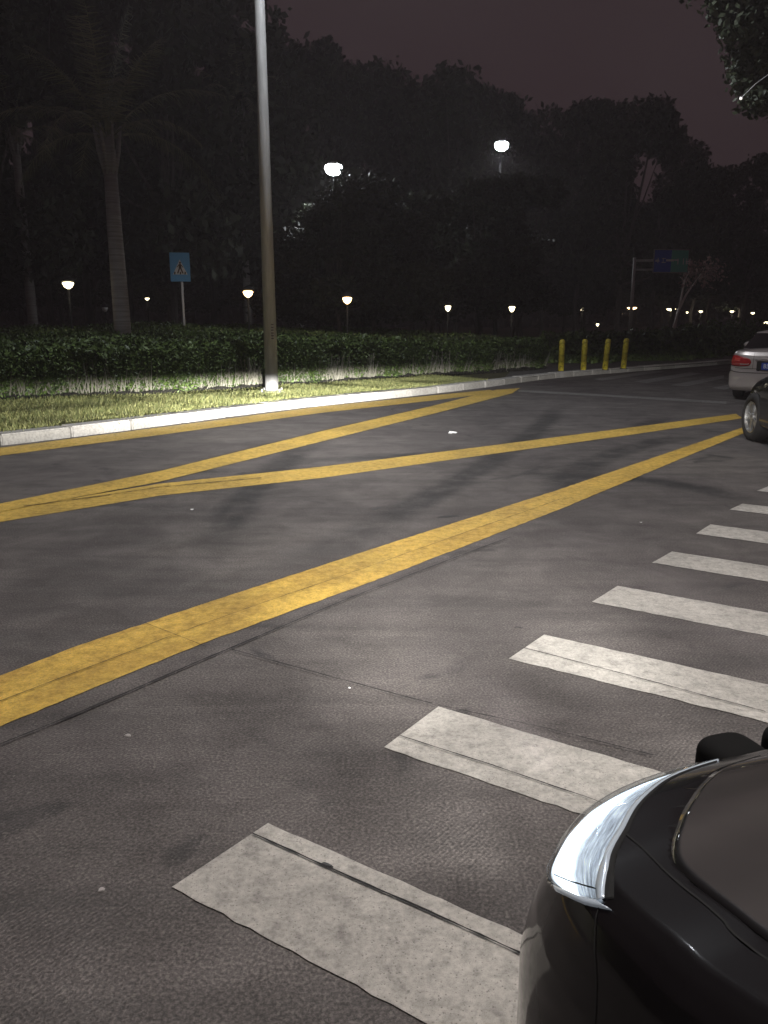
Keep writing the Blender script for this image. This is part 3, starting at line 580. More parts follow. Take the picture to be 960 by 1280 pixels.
def palm(px, dist, ytop, label, rtrunk=.24, L=3.2, nf=14, shaft=.9):
    p = at(px, ytop, dist); h = p.z-VZ; t = empty('palm_tree', (p.x, p.y, VZ), 0, label, 'palm tree', 'palms behind the hedge')
    b = bmesh.new(); tube(b, [(0, 0, -.02), (.02, 0, h*.3), (0, 0, h*.7), (0, 0, h)], [rtrunk*1.1, rtrunk*1.02, rtrunk*.9, rtrunk*.78], 18); bm_obj('trunk', b, M_PALMBARK, t, True)
    b = bmesh.new(); tube(b, [(0, 0, h), (0, 0, h+shaft*.3), (0, 0, h+shaft)], [rtrunk*.8, rtrunk*.95, rtrunk*.3], 14)
    for k in range(7):
        a = k*.9; tube(b, [(math.cos(a)*rtrunk*.6, math.sin(a)*rtrunk*.6, h-.1), (math.cos(a)*rtrunk*1.15, math.sin(a)*rtrunk*1.15, h+shaft*.5), (math.cos(a)*rtrunk*1.6, math.sin(a)*rtrunk*1.6, h+shaft*1.15)], [.05, .06, .03], 6)
    bm_obj('crownshaft', b, M_PALMBARK, t, True)
    qs = []
    for k in range(nf): qs += frond(None, (0, 0, h+shaft*.8), k*2.4, R(82-62*(k/nf)), L*random.uniform(.8, 1.1), 1.1+.9*k/nf)
    quads('fronds', [[tuple(v) for v in q] for q in qs], M_PALM, t)
palm(138, 24, 214, 'tall palm with a smooth pale trunk rising from the hedge at left', .23, 3.9, 18, 1.0)
palm(372, 46, 262, 'palm with hanging fronds right of the tall grey pole', .18, 2.8, 12, .6)
palm(300, 44, 150, 'slender palm half lost in darkness left of the tall grey pole', .18, 3, 12, .7)
palm(20, 36, 190, 'palm near the left edge behind the hedge', .2, 3, 12, .7)

# pale tree right of the direction sign, the light on it put into its colours
p = gp(846, 440, VZ); t = empty('pale_tree', p, 0, 'small leaning tree with pale lit branches under the road sign', 'tree'); D3 = p.y; b = bmesh.new()
def L3(px, py): q = at(px, py, D3); return q-p
tube(b, [L3(836, 440), L3(843, 408), L3(848, 388), L3(858, 368), L3(869, 352)], [.10, .09, .07, .05, .025], 8)
tube(b, [L3(848, 390), L3(852, 370), L3(856, 350), L3(862, 338)], [.06, .05, .035, .02], 8)
tube(b, [L3(869, 352), L3(876, 343), L3(881, 334)], [.03, .02, .012], 6); tube(b, [L3(872, 349), L3(884, 344)], [.02, .01], 6); tube(b, [L3(856, 352), L3(850, 346)], [.02, .01], 6)
bm_obj('trunk', b, M_LITBARK, t, True)
C = []
for (px, py, n0) in [(858, 338, 90), (868, 338, 60), (880, 338, 90), (882, 350, 70), (895, 340, 80), (888, 332, 60), (862, 352, 60)]:
    q = L3(px, py); C.append(rng.normal(0, .22, (n0, 3))+np.array(q))
quads('leaves', diamonds(np.concatenate(C), .09), leafmat('lit_pinkish_leaves', (.25, .15, .13), (.5, .34, .3)), t)
# shrubs at the right behind the far road edge
def shrub(px, py, s, label, seed):
    p = gp(px, py, VZ); r = np.random.default_rng(seed); n_ = 5200; d = r.normal(size=(n_, 3)); d /= np.linalg.norm(d, axis=1)[:, None]; d[:, 2] = np.abs(d[:, 2])
    C = d*(s*(.5+.55*r.random(n_)**.5)*(1+.25*np.sin(d[:, 0]*7+seed)*np.cos(d[:, 1]*6)))[:, None]*np.array([1.2, 1.0, .8])
    t = empty('shrub', (p.x, p.y, VZ), 0, label, 'shrub', 'shrubs beyond the far road edge'); quads('foliage', diamonds(C, .09, .5), M_HEDGE, t)
    b = bmesh.new()
    for k in range(9): a = k*.7; tube(b, [(0, 0, -.02), (math.cos(a)*s*.4, math.sin(a)*s*.4, s*.4), (math.cos(a)*s*.8, math.sin(a)*s*.8, s*.6)], [.03, .02, .008], 5)
    bm_obj('stems', b, M_BARK, t)
for i, (px, py, s, lab) in enumerate([(808, 449, 1.15, 'rounded shrub just right of the sign pole foot'), (842, 446, 1.35, 'shrub in front of the pale leaning tree'), (880, 443, 1.5, 'shrub between pale leaning tree and silver car'), (915, 440, 1.55, 'tall shrub just left of the silver car roof'), (950, 438, 1.5, 'shrub behind the silver car roof'),
                                      (742, 450, 1.2, 'shrub behind the middle two bollards'), (706, 452, 1.15, 'shrub behind the leftmost bollard'), (775, 449, 1.2, 'shrub behind the sign pole and last bollard'), (995, 436, 1.6, 'shrub beyond the right edge past the silver car')]): shrub(px, py, s, lab, 30+i)

# ------------------------------------------------------------------ cars
M_BLACKP = mat('bonnet_sheen_paint', (.030, .027, .028), .5, .0, 1.0, spec=.15); n = N(M_BLACKP)
gg = n.nd('ShaderNodeNewGeometry'); sx_ = n.nd('ShaderNodeSeparateXYZ'); n.l(gg.outputs['Normal'], sx_.inputs[0])   # level parts painted greyer, standing in for reflected light
sheen = n.math('MULTIPLY', n.ramp(sx_.outputs[2], [(.90, 0.0), (.985, 1.0)]), n.ramp(n.noise(n.map(), 5, 5), [(.3, .75), (.7, 1.0)]))
n.base(n.mix(sheen, (.006, .0055, .006), (.048, .041, .039))); n.p.inputs['Coat Roughness'].default_value = .03
M_BLACKP2 = mat('black_car_paint', (.005, .0045, .005), .4, 0, 1.0, spec=.1); M_BLACKP2.node_tree.nodes['Principled BSDF'].inputs['Coat Roughness'].default_value = .09
M_SILVER = mat('silver_car_paint', (.40, .355, .335), .35, .35, .8)
M_GLASS = mat('car_glass', (.006, .006, .007), .04, 0, 0, spec=.6)
M_RUB = mat('tyre_rubber', (.015, .014, .014), .8); M_RIM = mat('alloy_rim', (.5, .5, .5), .28, .9); M_PLAST = mat('black_plastic', (.010, .010, .010), .45)
M_RED = mat('tail_lamp_red', (.30, .012, .012), .15, 0, 1); M_CLEAR = mat('clear_lamp', (.6, .58, .56), .12, .4, 1)
M_CHROME = mat('chrome', (.75, .78, .82), .12, 1)
M_GAP = mat('panel_gap', (.003, .003, .003), .9)
M_PLATE = mat('plate_blue', (.015, .05, .30), .4)
M_TRIM = mat('lit_lamp_edge', (.55, .62, .70), .25, .4, 1, emit=(.75, .88, 1), estr=.10)
M_HL = mat('headlamp_inside', (.55, .60, .68), .3, .3, 0)
def interp(t, pts):
    if t <= pts[0][0]: return pts[0][1]
    for (a, u), (b, v) in zip(pts, pts[1:]):
        if t <= b: k = (t-a)/(b-a); return u+(v-u)*k
    return pts[-1][1]
def sinterp(t, pts):
    if t <= pts[0][0]: return pts[0][1]
    for (a, u), (b, v) in zip(pts, pts[1:]):
        if t <= b: k = (t-a)/(b-a); k = k*k*(3-2*k)*.6+k*.4; return u+(v-u)*k
    return pts[-1][1]
class Car:
    def __init__(s, L=4.5, W=.82, zb=.2, lf=.65, nf=2.4, lr=.5, nr=2.8, zs=None, prof=None, crown=.05, cab=None):
        s.L, s.W, s.zb, s.lf, s.nf, s.lr, s.nr, s.crown = L, W, zb, lf, nf, lr, nr, crown
        s.zs = zs or [(0, .93), (.3, .97), (1.0, .965), (2.6, .93), (3.3, .92), (3.6, .87), (4.1, .76), (4.4, .69), (4.5, .66)]   # as -X reversed below
        s.prof = prof or [(0, .06), (.06, .012), (.15, 0), (.5, 0), (.7, .01), (.82, .03), (.9, .055), (.96, .085), (1, .125)]
        s.cab = cab or dict(xa=-1.15, xb=-4.05, ta=-1.95, tb=-3.25, w0=.10, w1=.27, zt=1.38)
    def shoulder(s, X): return sinterp(s.L+X, s.zs)
    def outline(s, t):
        W = s.W
        if t <= .25: a = t/.25*math.pi/2; return (-s.lf+s.lf*math.cos(a)**(2/s.nf), W*math.sin(a)**(2/s.nf))
        if t < .75: k = (t-.25)/.5; return (-s.lf-(s.L-s.lf-s.lr)*k, W*(1+.012*math.sin(math.pi*k)))
        a = (1-t)/.25*math.pi/2; return (-s.L+s.lr-s.lr*max(0, math.cos(a))**(2/s.nr), W*max(0, math.sin(a))**(2/s.nr))
    def surf(s, t, f, side=1):
        t = min(max(t, 0), 1); X, Y = s.outline(t); e = 1e-3; a = s.outline(max(t-e, 0)); b = s.outline(min(t+e, 1))
        tx, ty = b[0]-a[0], b[1]-a[1]; l = math.hypot(tx, ty) or 1; nx, ny = ty/l, -tx/l
        if t < 1e-4: nx, ny = 1, 0
        if t > 1-1e-4: nx, ny = -1, 0
        ins = interp(min(f, 1), s.prof); zs_ = s.shoulder(X)
        x1, y1 = X-nx*ins, Y-ny*ins
        if f <= 1:
            if f < 0: k = -f; return Vector((x1*(1)+0, side*y1*(1-k), s.zb))
            return Vector((x1, side*max(y1, 0), s.zb+(s.shoulder(x1)-s.zb)*f))
        k = f-1; xt = min(max(x1, -(s.L-.45)), -.45); x2 = x1+(xt-x1)*k; y2 = max(y1, 0)*(1-k)
        return Vector((x2, side*y2, s.shoulder(x2)+s.crown*(1-(1-k)**2)))
    def nrm(s, t, f, side=1, fn=None):
        fn = fn or s.surf; e = .004; a = fn(min(t+e, 1), f, side)-fn(max(t-e, 0), f, side); b = fn(t, f+e, side)-fn(t, f-e, side); n_ = a.cross(b)
        if n_.length < 1e-9: return Vector((0, 0, 1))
        n_.normalize(); c = Vector((-s.L/2, 0, .5)); 
        return n_ if n_.dot(fn(t, f, side)-c) > 0 else -n_
    def cabs(s, t, g, side=1):
        c = s.cab; n_ = 3.2; k = min(g, 1); kk = k**.9
        xa = c['xa']+(c['ta']-c['xa'])*kk; xb = c['xb']+(c['tb']-c['xb'])*kk; hw = (s.W-c['w0'])+((s.W-c['w1'])-(s.W-c['w0']))*k**1.25; xm = (xa+xb)/2; lx = (xa-xb)/2
        ln = .55
        if t <= .25: a = t/.25*math.pi/2; X, Y = xa-ln+ln*math.cos(a)**(2/n_), hw*math.sin(a)**(2/n_)
        elif t < .75: q = (t-.25)/.5; X, Y = (xa-ln)-((xa-xb)-2*ln)*q, hw
        else: a = (1-t)/.25*math.pi/2; X, Y = xb+ln-ln*max(0, math.cos(a))**(2/n_), hw*max(0, math.sin(a))**(2/n_)
        zb_ = s.shoulder(X)-.01; z = zb_+(c['zt']-zb_)*(k if k < 1 else 1)
        if g <= 1: 
            if k > .85: z -= .02*((k-.85)/.15)**2
            return Vector((X, side*Y, z))
        q = g-1; xt = min(max(X, xb+.4), xa-.4); return Vector((X+(xt-X)*q, side*Y*(1-q), c['zt']-.02+.075*(1-(1-q)**2)))
def grid_mesh(fn, ts, fs, sides=(1, -1)):
    b = bmesh.new()
    for sd in sides:
        R_ = [[b.verts.new(fn(t, f, sd)) for t in ts] for f in fs]
        for i in range(len(fs)-1):
            for j in range(len(ts)-1):
                q = [R_[i][j], R_[i][j+1], R_[i+1][j+1], R_[i+1][j]]; b.faces.new(q if sd > 0 else q[::-1])
    bmesh.ops.remove_doubles(b, verts=b.verts, dist=2e-4)
    bad = [f for f in b.faces if f.calc_area() < 1e-9]; bmesh.ops.delete(b, geom=bad, context='FACES_ONLY'); return b
def edge_fn(pts):      # polyline of (t,f) -> evaluated at u in 0..1
    def g(u):
        k = u*(len(pts)-1); i = min(int(k), len(pts)-2); q = k-i
        p0, p1, p2, p3 = pts[max(i-1, 0)], pts[i], pts[i+1], pts[min(i+2, len(pts)-1)]
        return tuple(.5*(2*p1[d]+(p2[d]-p0[d])*q+(2*p0[d]-5*p1[d]+4*p2[d]-p3[d])*q*q+(3*p1[d]-p0[d]-3*p2[d]+p3[d])*q**3) for d in (0, 1))
    return g
def patch(car, name, lo, hi, off, m, parent, side=1, nu=24, nv=8, th=.01, fn=None, bulge=0, smooth=True):
    fn = fn or car.surf; A, B = edge_fn(lo), edge_fn(hi); b = bmesh.new(); top, bot = [], []
    for i in range(nu+1):
        r1_, r2 = [], []
        for j in range(nv+1):
            u, v = i/nu, j/nv; a, c = A(u), B(u); t = a[0]+(c[0]-a[0])*v; f = a[1]+(c[1]-a[1])*v; p = fn(t, f, side); nr = car.nrm(t, f, side, fn)
            bl = bulge*math.sin(math.pi*v)*math.sin(math.pi*min(max(u, .0), 1))**.5 if bulge else 0
            r1_.append(b.verts.new(p+nr*(off+bl))); r2.append(b.verts.new(p+nr*(off-th)))
        top.append(r1_); bot.append(r2)
    for i in range(nu):
        for j in range(nv): b.faces.new((top[i][j], top[i+1][j], top[i+1][j+1], top[i][j+1])); b.faces.new((bot[i][j], bot[i][j+1], bot[i+1][j+1], bot[i+1][j]))
    for i in range(nu):
        for j in (0, nv): q = [top[i][j], top[i+1][j], bot[i+1][j], bot[i][j]]; b.faces.new(q)
    for j in range(nv):
        for i in (0, nu): b.faces.new([top[i][j], top[i][j+1], bot[i][j+1], bot[i][j]])
    uvl = b.loops.layers.uv.new('UVMap'); uvd = {}
    for i in range(nu+1):
        for j in range(nv+1): uvd[top[i][j]] = uvd[bot[i][j]] = (i/nu, j/nv)
    for fc in b.faces:
        for lp in fc.loops: lp[uvl].uv = uvd[lp.vert]
    o = bm_obj(name, b, m, parent, smooth)
    return o
def line(car, name, pts, wd, off, m, parent, side=1, fn=None):   # a thin strip along a (t,f) polyline
    fn = fn or car.surf; v_, f_ = [], []; A = edge_fn(pts); n_ = 30
    P = [fn(*A(i/n_), side) for i in range(n_+1)]; Nn = [car.nrm(*A(i/n_), side, fn) for i in range(n_+1)]
    for i in range(n_+1):
        d = P[min(i+1, n_)]-P[max(i-1, 0)]; s = d.cross(Nn[i]).normalized(); v_ += [P[i]+s*wd+Nn[i]*off, P[i]-s*wd+Nn[i]*off]
    return [tuple(x) for x in v_], [(2*i, 2*i+1, 2*i+3, 2*i+2) for i in range(n_)]
def lines(car, name, specs, m, parent, off=.0016):
    V, F_ = [], []
    for pts, wd, side in specs:
        v_, f_ = line(car, name, pts, wd, off, m, parent, side); k = len(V); V += v_; F_ += [tuple(x+k for x in q) for q in f_]
    return pyd(name, V, F_, m, parent)
def wheel(parent, x, y, r, side, steer=0, spokes=5):
    t = bpy.data.objects.new('wheel', None); COL.objects.link(t); t.parent = parent; t.location = (x, y, r); t.rotation_euler = (0, 0, steer); t.empty_display_size = .1
    M = Matrix.Rotation(R(-90)*side, 4, 'X')
    b = bmesh.new(); hw = .10; lathe(b, [(r*.66, -hw), (r*.82, -hw*1.05), (r*.95, -hw*.95), (r, -hw*.6), (r, hw*.6), (r*.95, hw*.95), (r*.82, hw*1.05), (r*.66, hw), (r*.64, hw*.5), (r*.64, -hw*.5), (r*.66, -hw)], 48, M)
    bm_obj('tyre', b, M_RUB, t, True)
    b = bmesh.new(); lathe(b, [(r*.66, hw*.95), (r*.62, hw*.98), (r*.60, hw*.6), (r*.58, 0), (r*.2, -.01), (.001, -.01)], 48, M, False)
    for k in range(spokes):
        for dd in (-.16, .16):
            a = 2*math.pi*k/spokes+dd; q = bmesh.ops.create_cube(b, size=1)['verts']
            bmesh.ops.transform(b, matrix=M @ Matrix.Rotation(a, 4, 'Z') @ Matrix.Translation((r*.34, 0, hw*.62)) @ Matrix.Diagonal((r*.58, .034, .03, 1)), verts=q)
    lathe(b, [(.05, hw*.5), (.05, hw*.85), (.03, hw*.95)], 20, M); bm_obj('rim', b, M_RIM, t)
    return t
def inside(x, y, P):
    c = False; j = len(P)-1
    for i in range(len(P)):
        if (P[i][1] > y) != (P[j][1] > y) and x < (P[j][0]-P[i][0])*(y-P[i][1])/(P[j][1]-P[i][1])+P[i][0]: c = not c
        j = i
    return c
def apply_bool(o, cutters):
    for c in cutters:
        md = o.modifiers.new('b', 'BOOLEAN'); md.operation = 'DIFFERENCE'; md.object = c; md.solver = 'EXACT'
    bpy.context.view_layer.update(); dg = bpy.context.evaluated_depsgraph_get(); me = bpy.data.meshes.new_from_object(o.evaluated_get(dg)); o.modifiers.clear(); o.data = me
    for c in cutters: bpy.data.objects.remove(c)
def build_car(car, root, mpaint, woff=.12, xw=(-.86, -3.5), rw=.31, steer=0, glassfn=True, spokes=5):
    ts = sorted(set([i/176*.25 for i in range(177)]+[.25+i/40*.5 for i in range(41)]+[.75+i/30*.25 for i in range(31)]))
    fs = [-1, -.6, -.001, 0, .03, .06, .1, .15, .22, .3, .4, .5, .58, .64]+[.67+.01*i for i in range(54)]+[1.23+.03*i for i in range(8)]+[1.48, 1.56, 1.7, 1.85, 2]
    def fn(t, f, sd):
        p = car.surf(t, f, sd)
        if f == -1: p.y = 0; p.x = min(max(p.x, -(car.L-.3)), -.3)
        for poly, dep in getattr(car, 'dents', []):
            if inside(t, f, poly): p = p-car.nrm(t, f, sd)*dep; break
        return p
    b = grid_mesh(fn, ts, fs); body = bm_obj('body', b, mpaint, root, True)
    cut = []
    for x in xw:
        for sd in (1, -1):
            cb = bmesh.new(); bmesh.ops.create_cone(cb, cap_ends=True, segments=48, radius1=rw+.055, radius2=rw+.055, depth=.5); bmesh.ops.transform(cb, matrix=Matrix.Translation((x, sd*(car.W+.0), rw+.01)) @ Matrix.Rotation(R(90), 4, 'X'), verts=cb.verts)
            c = bm_obj('cutter', cb); c.matrix_world = root.matrix_world; cut.append(c)
    bpy.context.view_layer.update()
    for c in cut: c.parent = root; c.matrix_parent_inverse = Matrix.Identity(4)
    bpy.context.view_layer.update(); apply_bool(body, cut)
    for x in xw:
        for sd in (1, -1): wheel(root, x, sd*(car.W-woff), rw, sd, steer if x == xw[0] else 0, spokes)
    gs = [0, .03, .08, .15, .3, .45, .6, .75, .87, .95, 1, 1.05, 1.15, 1.3, 1.5, 1.75, 2]; b = grid_mesh(car.cabs, [i/40*.25 for i in range(41)]+[.25+i/16*.5 for i in range(1, 16)]+[.75+i/40*.25 for i in range(41)], gs); cabin = bm_obj('cabin', b, mpaint, root, True)
    kw = dict(fn=car.cabs, th=.006, nu=20, nv=8)
    for sd in (1, -1):
        patch(car, 'side_window', [(.27, .10), (.48, .10)], [(.24, .88), (.49, .90)], .004, M_GLASS, root, sd, **kw)
        patch(car, 'side_window', [(.51, .10), (.72, .10)], [(.51, .90), (.75, .86)], .004, M_GLASS, root, sd, **kw)
    def cross(name, t0, t1, g0, g1, m):
        b = bmesh.new(); nu = 28; rows = []
        for j in range(9):
            g = g0+(g1-g0)*j/8; row = []
            for i in range(nu+1):
                u = -1+2*i/nu; tt = abs(u)*t1 if t0 == 0 else 1-abs(u)*t1; sd = 1 if u >= 0 else -1; row.append(b.verts.new(car.cabs(tt, g, sd)+car.nrm(tt, g, sd, car.cabs)*.004))
            rows.append(row)
        for j in range(8):
            for i in range(nu): b.faces.new((rows[j][i], rows[j][i+1], rows[j+1][i+1], rows[j+1][i]))
        return bm_obj(name, b, m, root, True)
    cross('windscreen', 0, .19, .05, .93, M_GLASS); cross('rear_window', 1, .19, .08, .90, M_GLASS)
    for sd in (1, -1):                     # door mirrors and handles
        q = car.cabs(.27, .12, sd); b = bmesh.new(); bmesh.ops.create_uvsphere(b, u_segments=16, v_segments=10, radius=1); bmesh.ops.transform(b, matrix=Matrix.Translation(q+Vector((.02, sd*.13, .06))) @ Matrix.Diagonal((.07, .12, .075, 1)), verts=b.verts)
        box(b, q+Vector((.02, sd*.04, .0)), (.06, .10, .03)); bm_obj('door_mirror', b, mpaint, root, True)
        for tt in (.47, .64): q = car.surf(tt, .80, sd); b = bmesh.new(); box(b, q+Vector((0, sd*.012, 0)), (.17, .025, .03), 0, .008); bm_obj('door_handle', b, mpaint, root, True)
    lines(car, 'door_gaps', [([(.31, .1), (.30, .99)], .0025, s_) for s_ in (1, -1)]+[([(.50, .08), (.50, .99)], .0025, s_) for s_ in (1, -1)]+[([(.67, .35), (.68, .99)], .0025, s_) for s_ in (1, -1)]+[([(.31, .09), (.62, .09)], .0025, s_) for s_ in (1, -1)], M_GAP, root)
    return body

# --- the black saloon at the bottom right, left headlamp lit
HEADA = R(108); Fv = Vector((math.cos(HEADA), math.sin(HEADA), 0)); Lv = Vector((-math.sin(HEADA), math.cos(HEADA), 0))
Nc = Vector((.905, 1.70, 0))+Fv*.062+Lv*.005
s1 = empty('black_saloon', Nc, HEADA, 'black saloon with a lit left headlamp, its nose in the bottom right corner', 'car')
c1 = Car(W=.82, lf=.68, nf=2.9, prof=[(0, .06), (.06, .012), (.15, 0), (.5, 0), (.62, .010), (.72, .026), (.8, .042), (.87, .058), (.93, .078), (.97, .10), (1, .125)], zs=[(0, .93), (.3, .99), (1.0, .985), (2.6, .95), (3.3, .93), (3.55, .865), (3.85, .765), (4.1, .718), (4.25, .70), (4.4, .675), (4.5, .655)])
LO = [(.181, .86), (.155, .80), (.125, .78), (.100, .81), (.075, .85), (.05, .865), (.024, .92)]
HI = [(.214, .96), (.190, 1.01), (.160, 1.07), (.125, 1.09), (.091, 1.09), (.051, 1.045), (.024, 1.01)]
BON_LO = [(.37, 1.10), (.30, 1.12), (.25, 1.135), (.212, 1.155), (.172, 1.225), (.124, 1.26), (.077, 1.24), (.043, 1.18), (.0, 1.12)]
BON_HI = [(.37, 1.995), (.33, 1.995), (.30, 1.995), (.26, 1.995), (.2, 1.995), (.15, 1.995), (.10, 1.995), (.05, 1.995), (.0, 1.995)]
def ring(lo, hi, k): 
    a = [edge_fn(lo)(i/60) for i in range(61)]; b_ = [edge_fn(hi)(i/60) for i in range(61)]; P = a+b_[::-1]
    cx, cy = sum(p[0] for p in P)/len(P), sum(p[1] for p in P)/len(P); return [((p[0]-cx)*k+cx, (p[1]-cy)*k+cy) for p in P]
c1.dents = [(ring(LO, HI, 1.01), .03), (ring(BON_LO, BON_HI, .985), .005)]
bpy.context.view_layer.update(); build_car(c1, s1, M_BLACKP2, steer=R(0))

# UV: u runs from the outer rear tip (0) to the grille (1), v from the lower front edge (0) to the bonnet edge (1)
n = N(M_HL); uvn = n.tc.outputs['UV']
sep = n.nd('ShaderNodeSeparateXYZ'); n.l(uvn, sep.inputs[0])
mp = n.nd('ShaderNodeMapping'); mp.inputs['Rotation'].default_value = (0, 0, R(38)); mp.inputs['Scale'].default_value = (3, 16, 1); n.l(uvn, mp.inputs[0])
stk = n.noise(mp.outputs[0], 2.2, 3, .6); spk = n.noise(uvn, 22, 4, .7)
n.base(n.mix(.7, n.ramp(stk, [(.35, (.16, .18, .24)), (.5, (.45, .5, .6)), (.62, (.9, .95, 1.0))]), n.ramp(spk, [(.3, .6), (.7, 1.2)]), 'MULTIPLY'))
# the lit bulb sits low and forward in the lamp: its glow falls off from there
gu = n.math('SUBTRACT', sep.outputs[0], .50); gv = n.math('SUBTRACT', sep.outputs[1], .34)
d2 = n.math('ADD', n.math('MULTIPLY', n.math('MULTIPLY', gu, gu), 1.0), n.math('MULTIPLY', n.math('MULTIPLY', gv, gv), 2.6))
gl_ = n.ramp(n.math('ADD', d2, n.math('MULTIPLY', n.math('SUBTRACT', spk, .5), .22)), [(.0, 1.0), (.26, .9), (.46, .22), (.8, .10)])
em = n.math('MULTIPLY', gl_, n.math('ADD', .1, n.math('MULTIPLY', stk, 1.7)))
n.l(n.math('MULTIPLY', em, 3.1), n.p.inputs['Emission Strength']); n.p.inputs['Emission Color'].default_value = (.86, .93, 1, 1)
n.normal(n.bump(stk, .004, 1))
M_LENS = bpy.data.materials.new('lamp_lens'); M_LENS.use_nodes = True; t_ = M_LENS.node_tree; t_.nodes.clear()
o_ = t_.nodes.new('ShaderNodeOutputMaterial'); mx = t_.nodes.new('ShaderNodeMixShader'); tr_ = t_.nodes.new('ShaderNodeBsdfTransparent'); gs_ = t_.nodes.new('ShaderNodeBsdfGlossy'); lw_ = t_.nodes.new('ShaderNodeLayerWeight'); lw_.inputs[0].default_value = .5; pw_ = t_.nodes.new('ShaderNodeMath'); pw_.operation = 'POWER'; pw_.inputs[1].default_value = 4; t_.links.new(lw_.outputs['Facing'], pw_.inputs[0]); fr_ = t_.nodes.new('ShaderNodeMath'); fr_.operation = 'MULTIPLY_ADD'; fr_.inputs[1].default_value = .7; fr_.inputs[2].default_value = .04; t_.links.new(pw_.outputs[0], fr_.inputs[0])
gs_.inputs['Roughness'].default_value = .06; tr_.inputs[0].default_value = (.93, .96, .98, 1); t_.links.new(fr_.outputs[0], mx.inputs[0]); t_.links.new(tr_.outputs[0], mx.inputs[1]); t_.links.new(gs_.outputs[0], mx.inputs[2]); t_.links.new(mx.outputs[0], o_.inputs[0])
for sd in (1, -1):
    hl_ = patch(c1, 'headlamp', LO, HI, -.006, M_HL, s1, sd, 60, 24, .02, bulge=.004)
    patch(c1, 'lens', LO, HI, .003, M_LENS, hl_, sd, 60, 24, .003, bulge=.005)
    A = edge_fn(HI)
    def off_edge(pts, a, b_): return [(t+a, f+b_) for t, f in pts]
    patch(c1, 'chrome_trim', off_edge(HI, 0, -.007), off_edge(HI, .0014, .009), .004, M_TRIM, hl_, sd, 90, 2, .016)
    patch(c1, 'lamp_seal', off_edge(HI, .0003, 0), off_edge(HI, .0042, .020), .0022, M_GAP, hl_, sd, 90, 2, .02)
    patch(c1, 'rear_trim', [(.1785, .850), (.2135, .953)], [(.1865, .858), (.2225, .964)], .005, M_TRIM, hl_, sd, 12, 2, .016)
    patch(c1, 'inner_rib', [(.1745, .87), (.2075, .965)], [(.1758, .872), (.2088, .967)], .0075, M_GAP, hl_, sd, 12, 2, .004)
# bonnet line, seam between nose panel and bonnet, bumper seam
HOOD = [(.40, 1.04), (.30, 1.075), (.252, 1.095), (.244, 1.108), (.231, 1.115), (.199, 1.115), (.162, 1.068)]
SEAM = [(.217, 1.12), (.179, 1.23), (.130, 1.27), (.074, 1.26), (.038, 1.19), (.0, 1.10)]
lines(c1, 'bonnet_gap', [(HOOD, .0022, 1), (HOOD, .0022, -1)], M_GAP, s1)
hood_hi = [(.40, 2.0), (.30, 2.0), (.24, 2.0), (.18, 2.0), (.10, 2.0), (.0, 2.0)]
for sd in (1, -1): patch(c1, 'bonnet_panel', BON_LO, BON_HI, .0012, M_BLACKP, s1, sd, 80, 30, .004)
for sd in (1, -1): lines(c1, 'bumper_gap', [([(.216, .955), (.235, .80), (.245, .55)], .0015, sd)], M_GAP, s1)
# twin rounded grille openings at the nose
for sd in (1, -1):
    cy = .095*sd; b = bmesh.new(); bmesh.ops.create_uvsphere(b, u_segments=40, v_segments=24, radius=1)
    for v in b.verts:
        pw = lambda q, e: math.copysign(abs(q)**e, q)
        v.co = Vector((-.050+.07*pw(v.co.x, .5), cy+.070*pw(v.co.y, .6), .602+.056*pw(v.co.z, .55)))
    g_o = bm_obj('grille_surround', b, mat('matt_black_trim', (.008, .008, .008), .85, spec=.1), s1, True)
    b = bmesh.new(); box(b, (.0165, cy, .60), (.008, .07, .04), 0, .001); bm_obj('grille_mesh', b, M_DKMETAL, g_o)
b = bmesh.new(); box(b, (.012, 0, .36), (.02, .44, .13), 0, .005); bm_obj('front_plate', b, M_BLUE, s1)
b = bmesh.new(); box(b, (-.02, 0, .24), (.05, .9, .07), 0, .015); bm_obj('lower_intake', b, M_PLAST, s1)
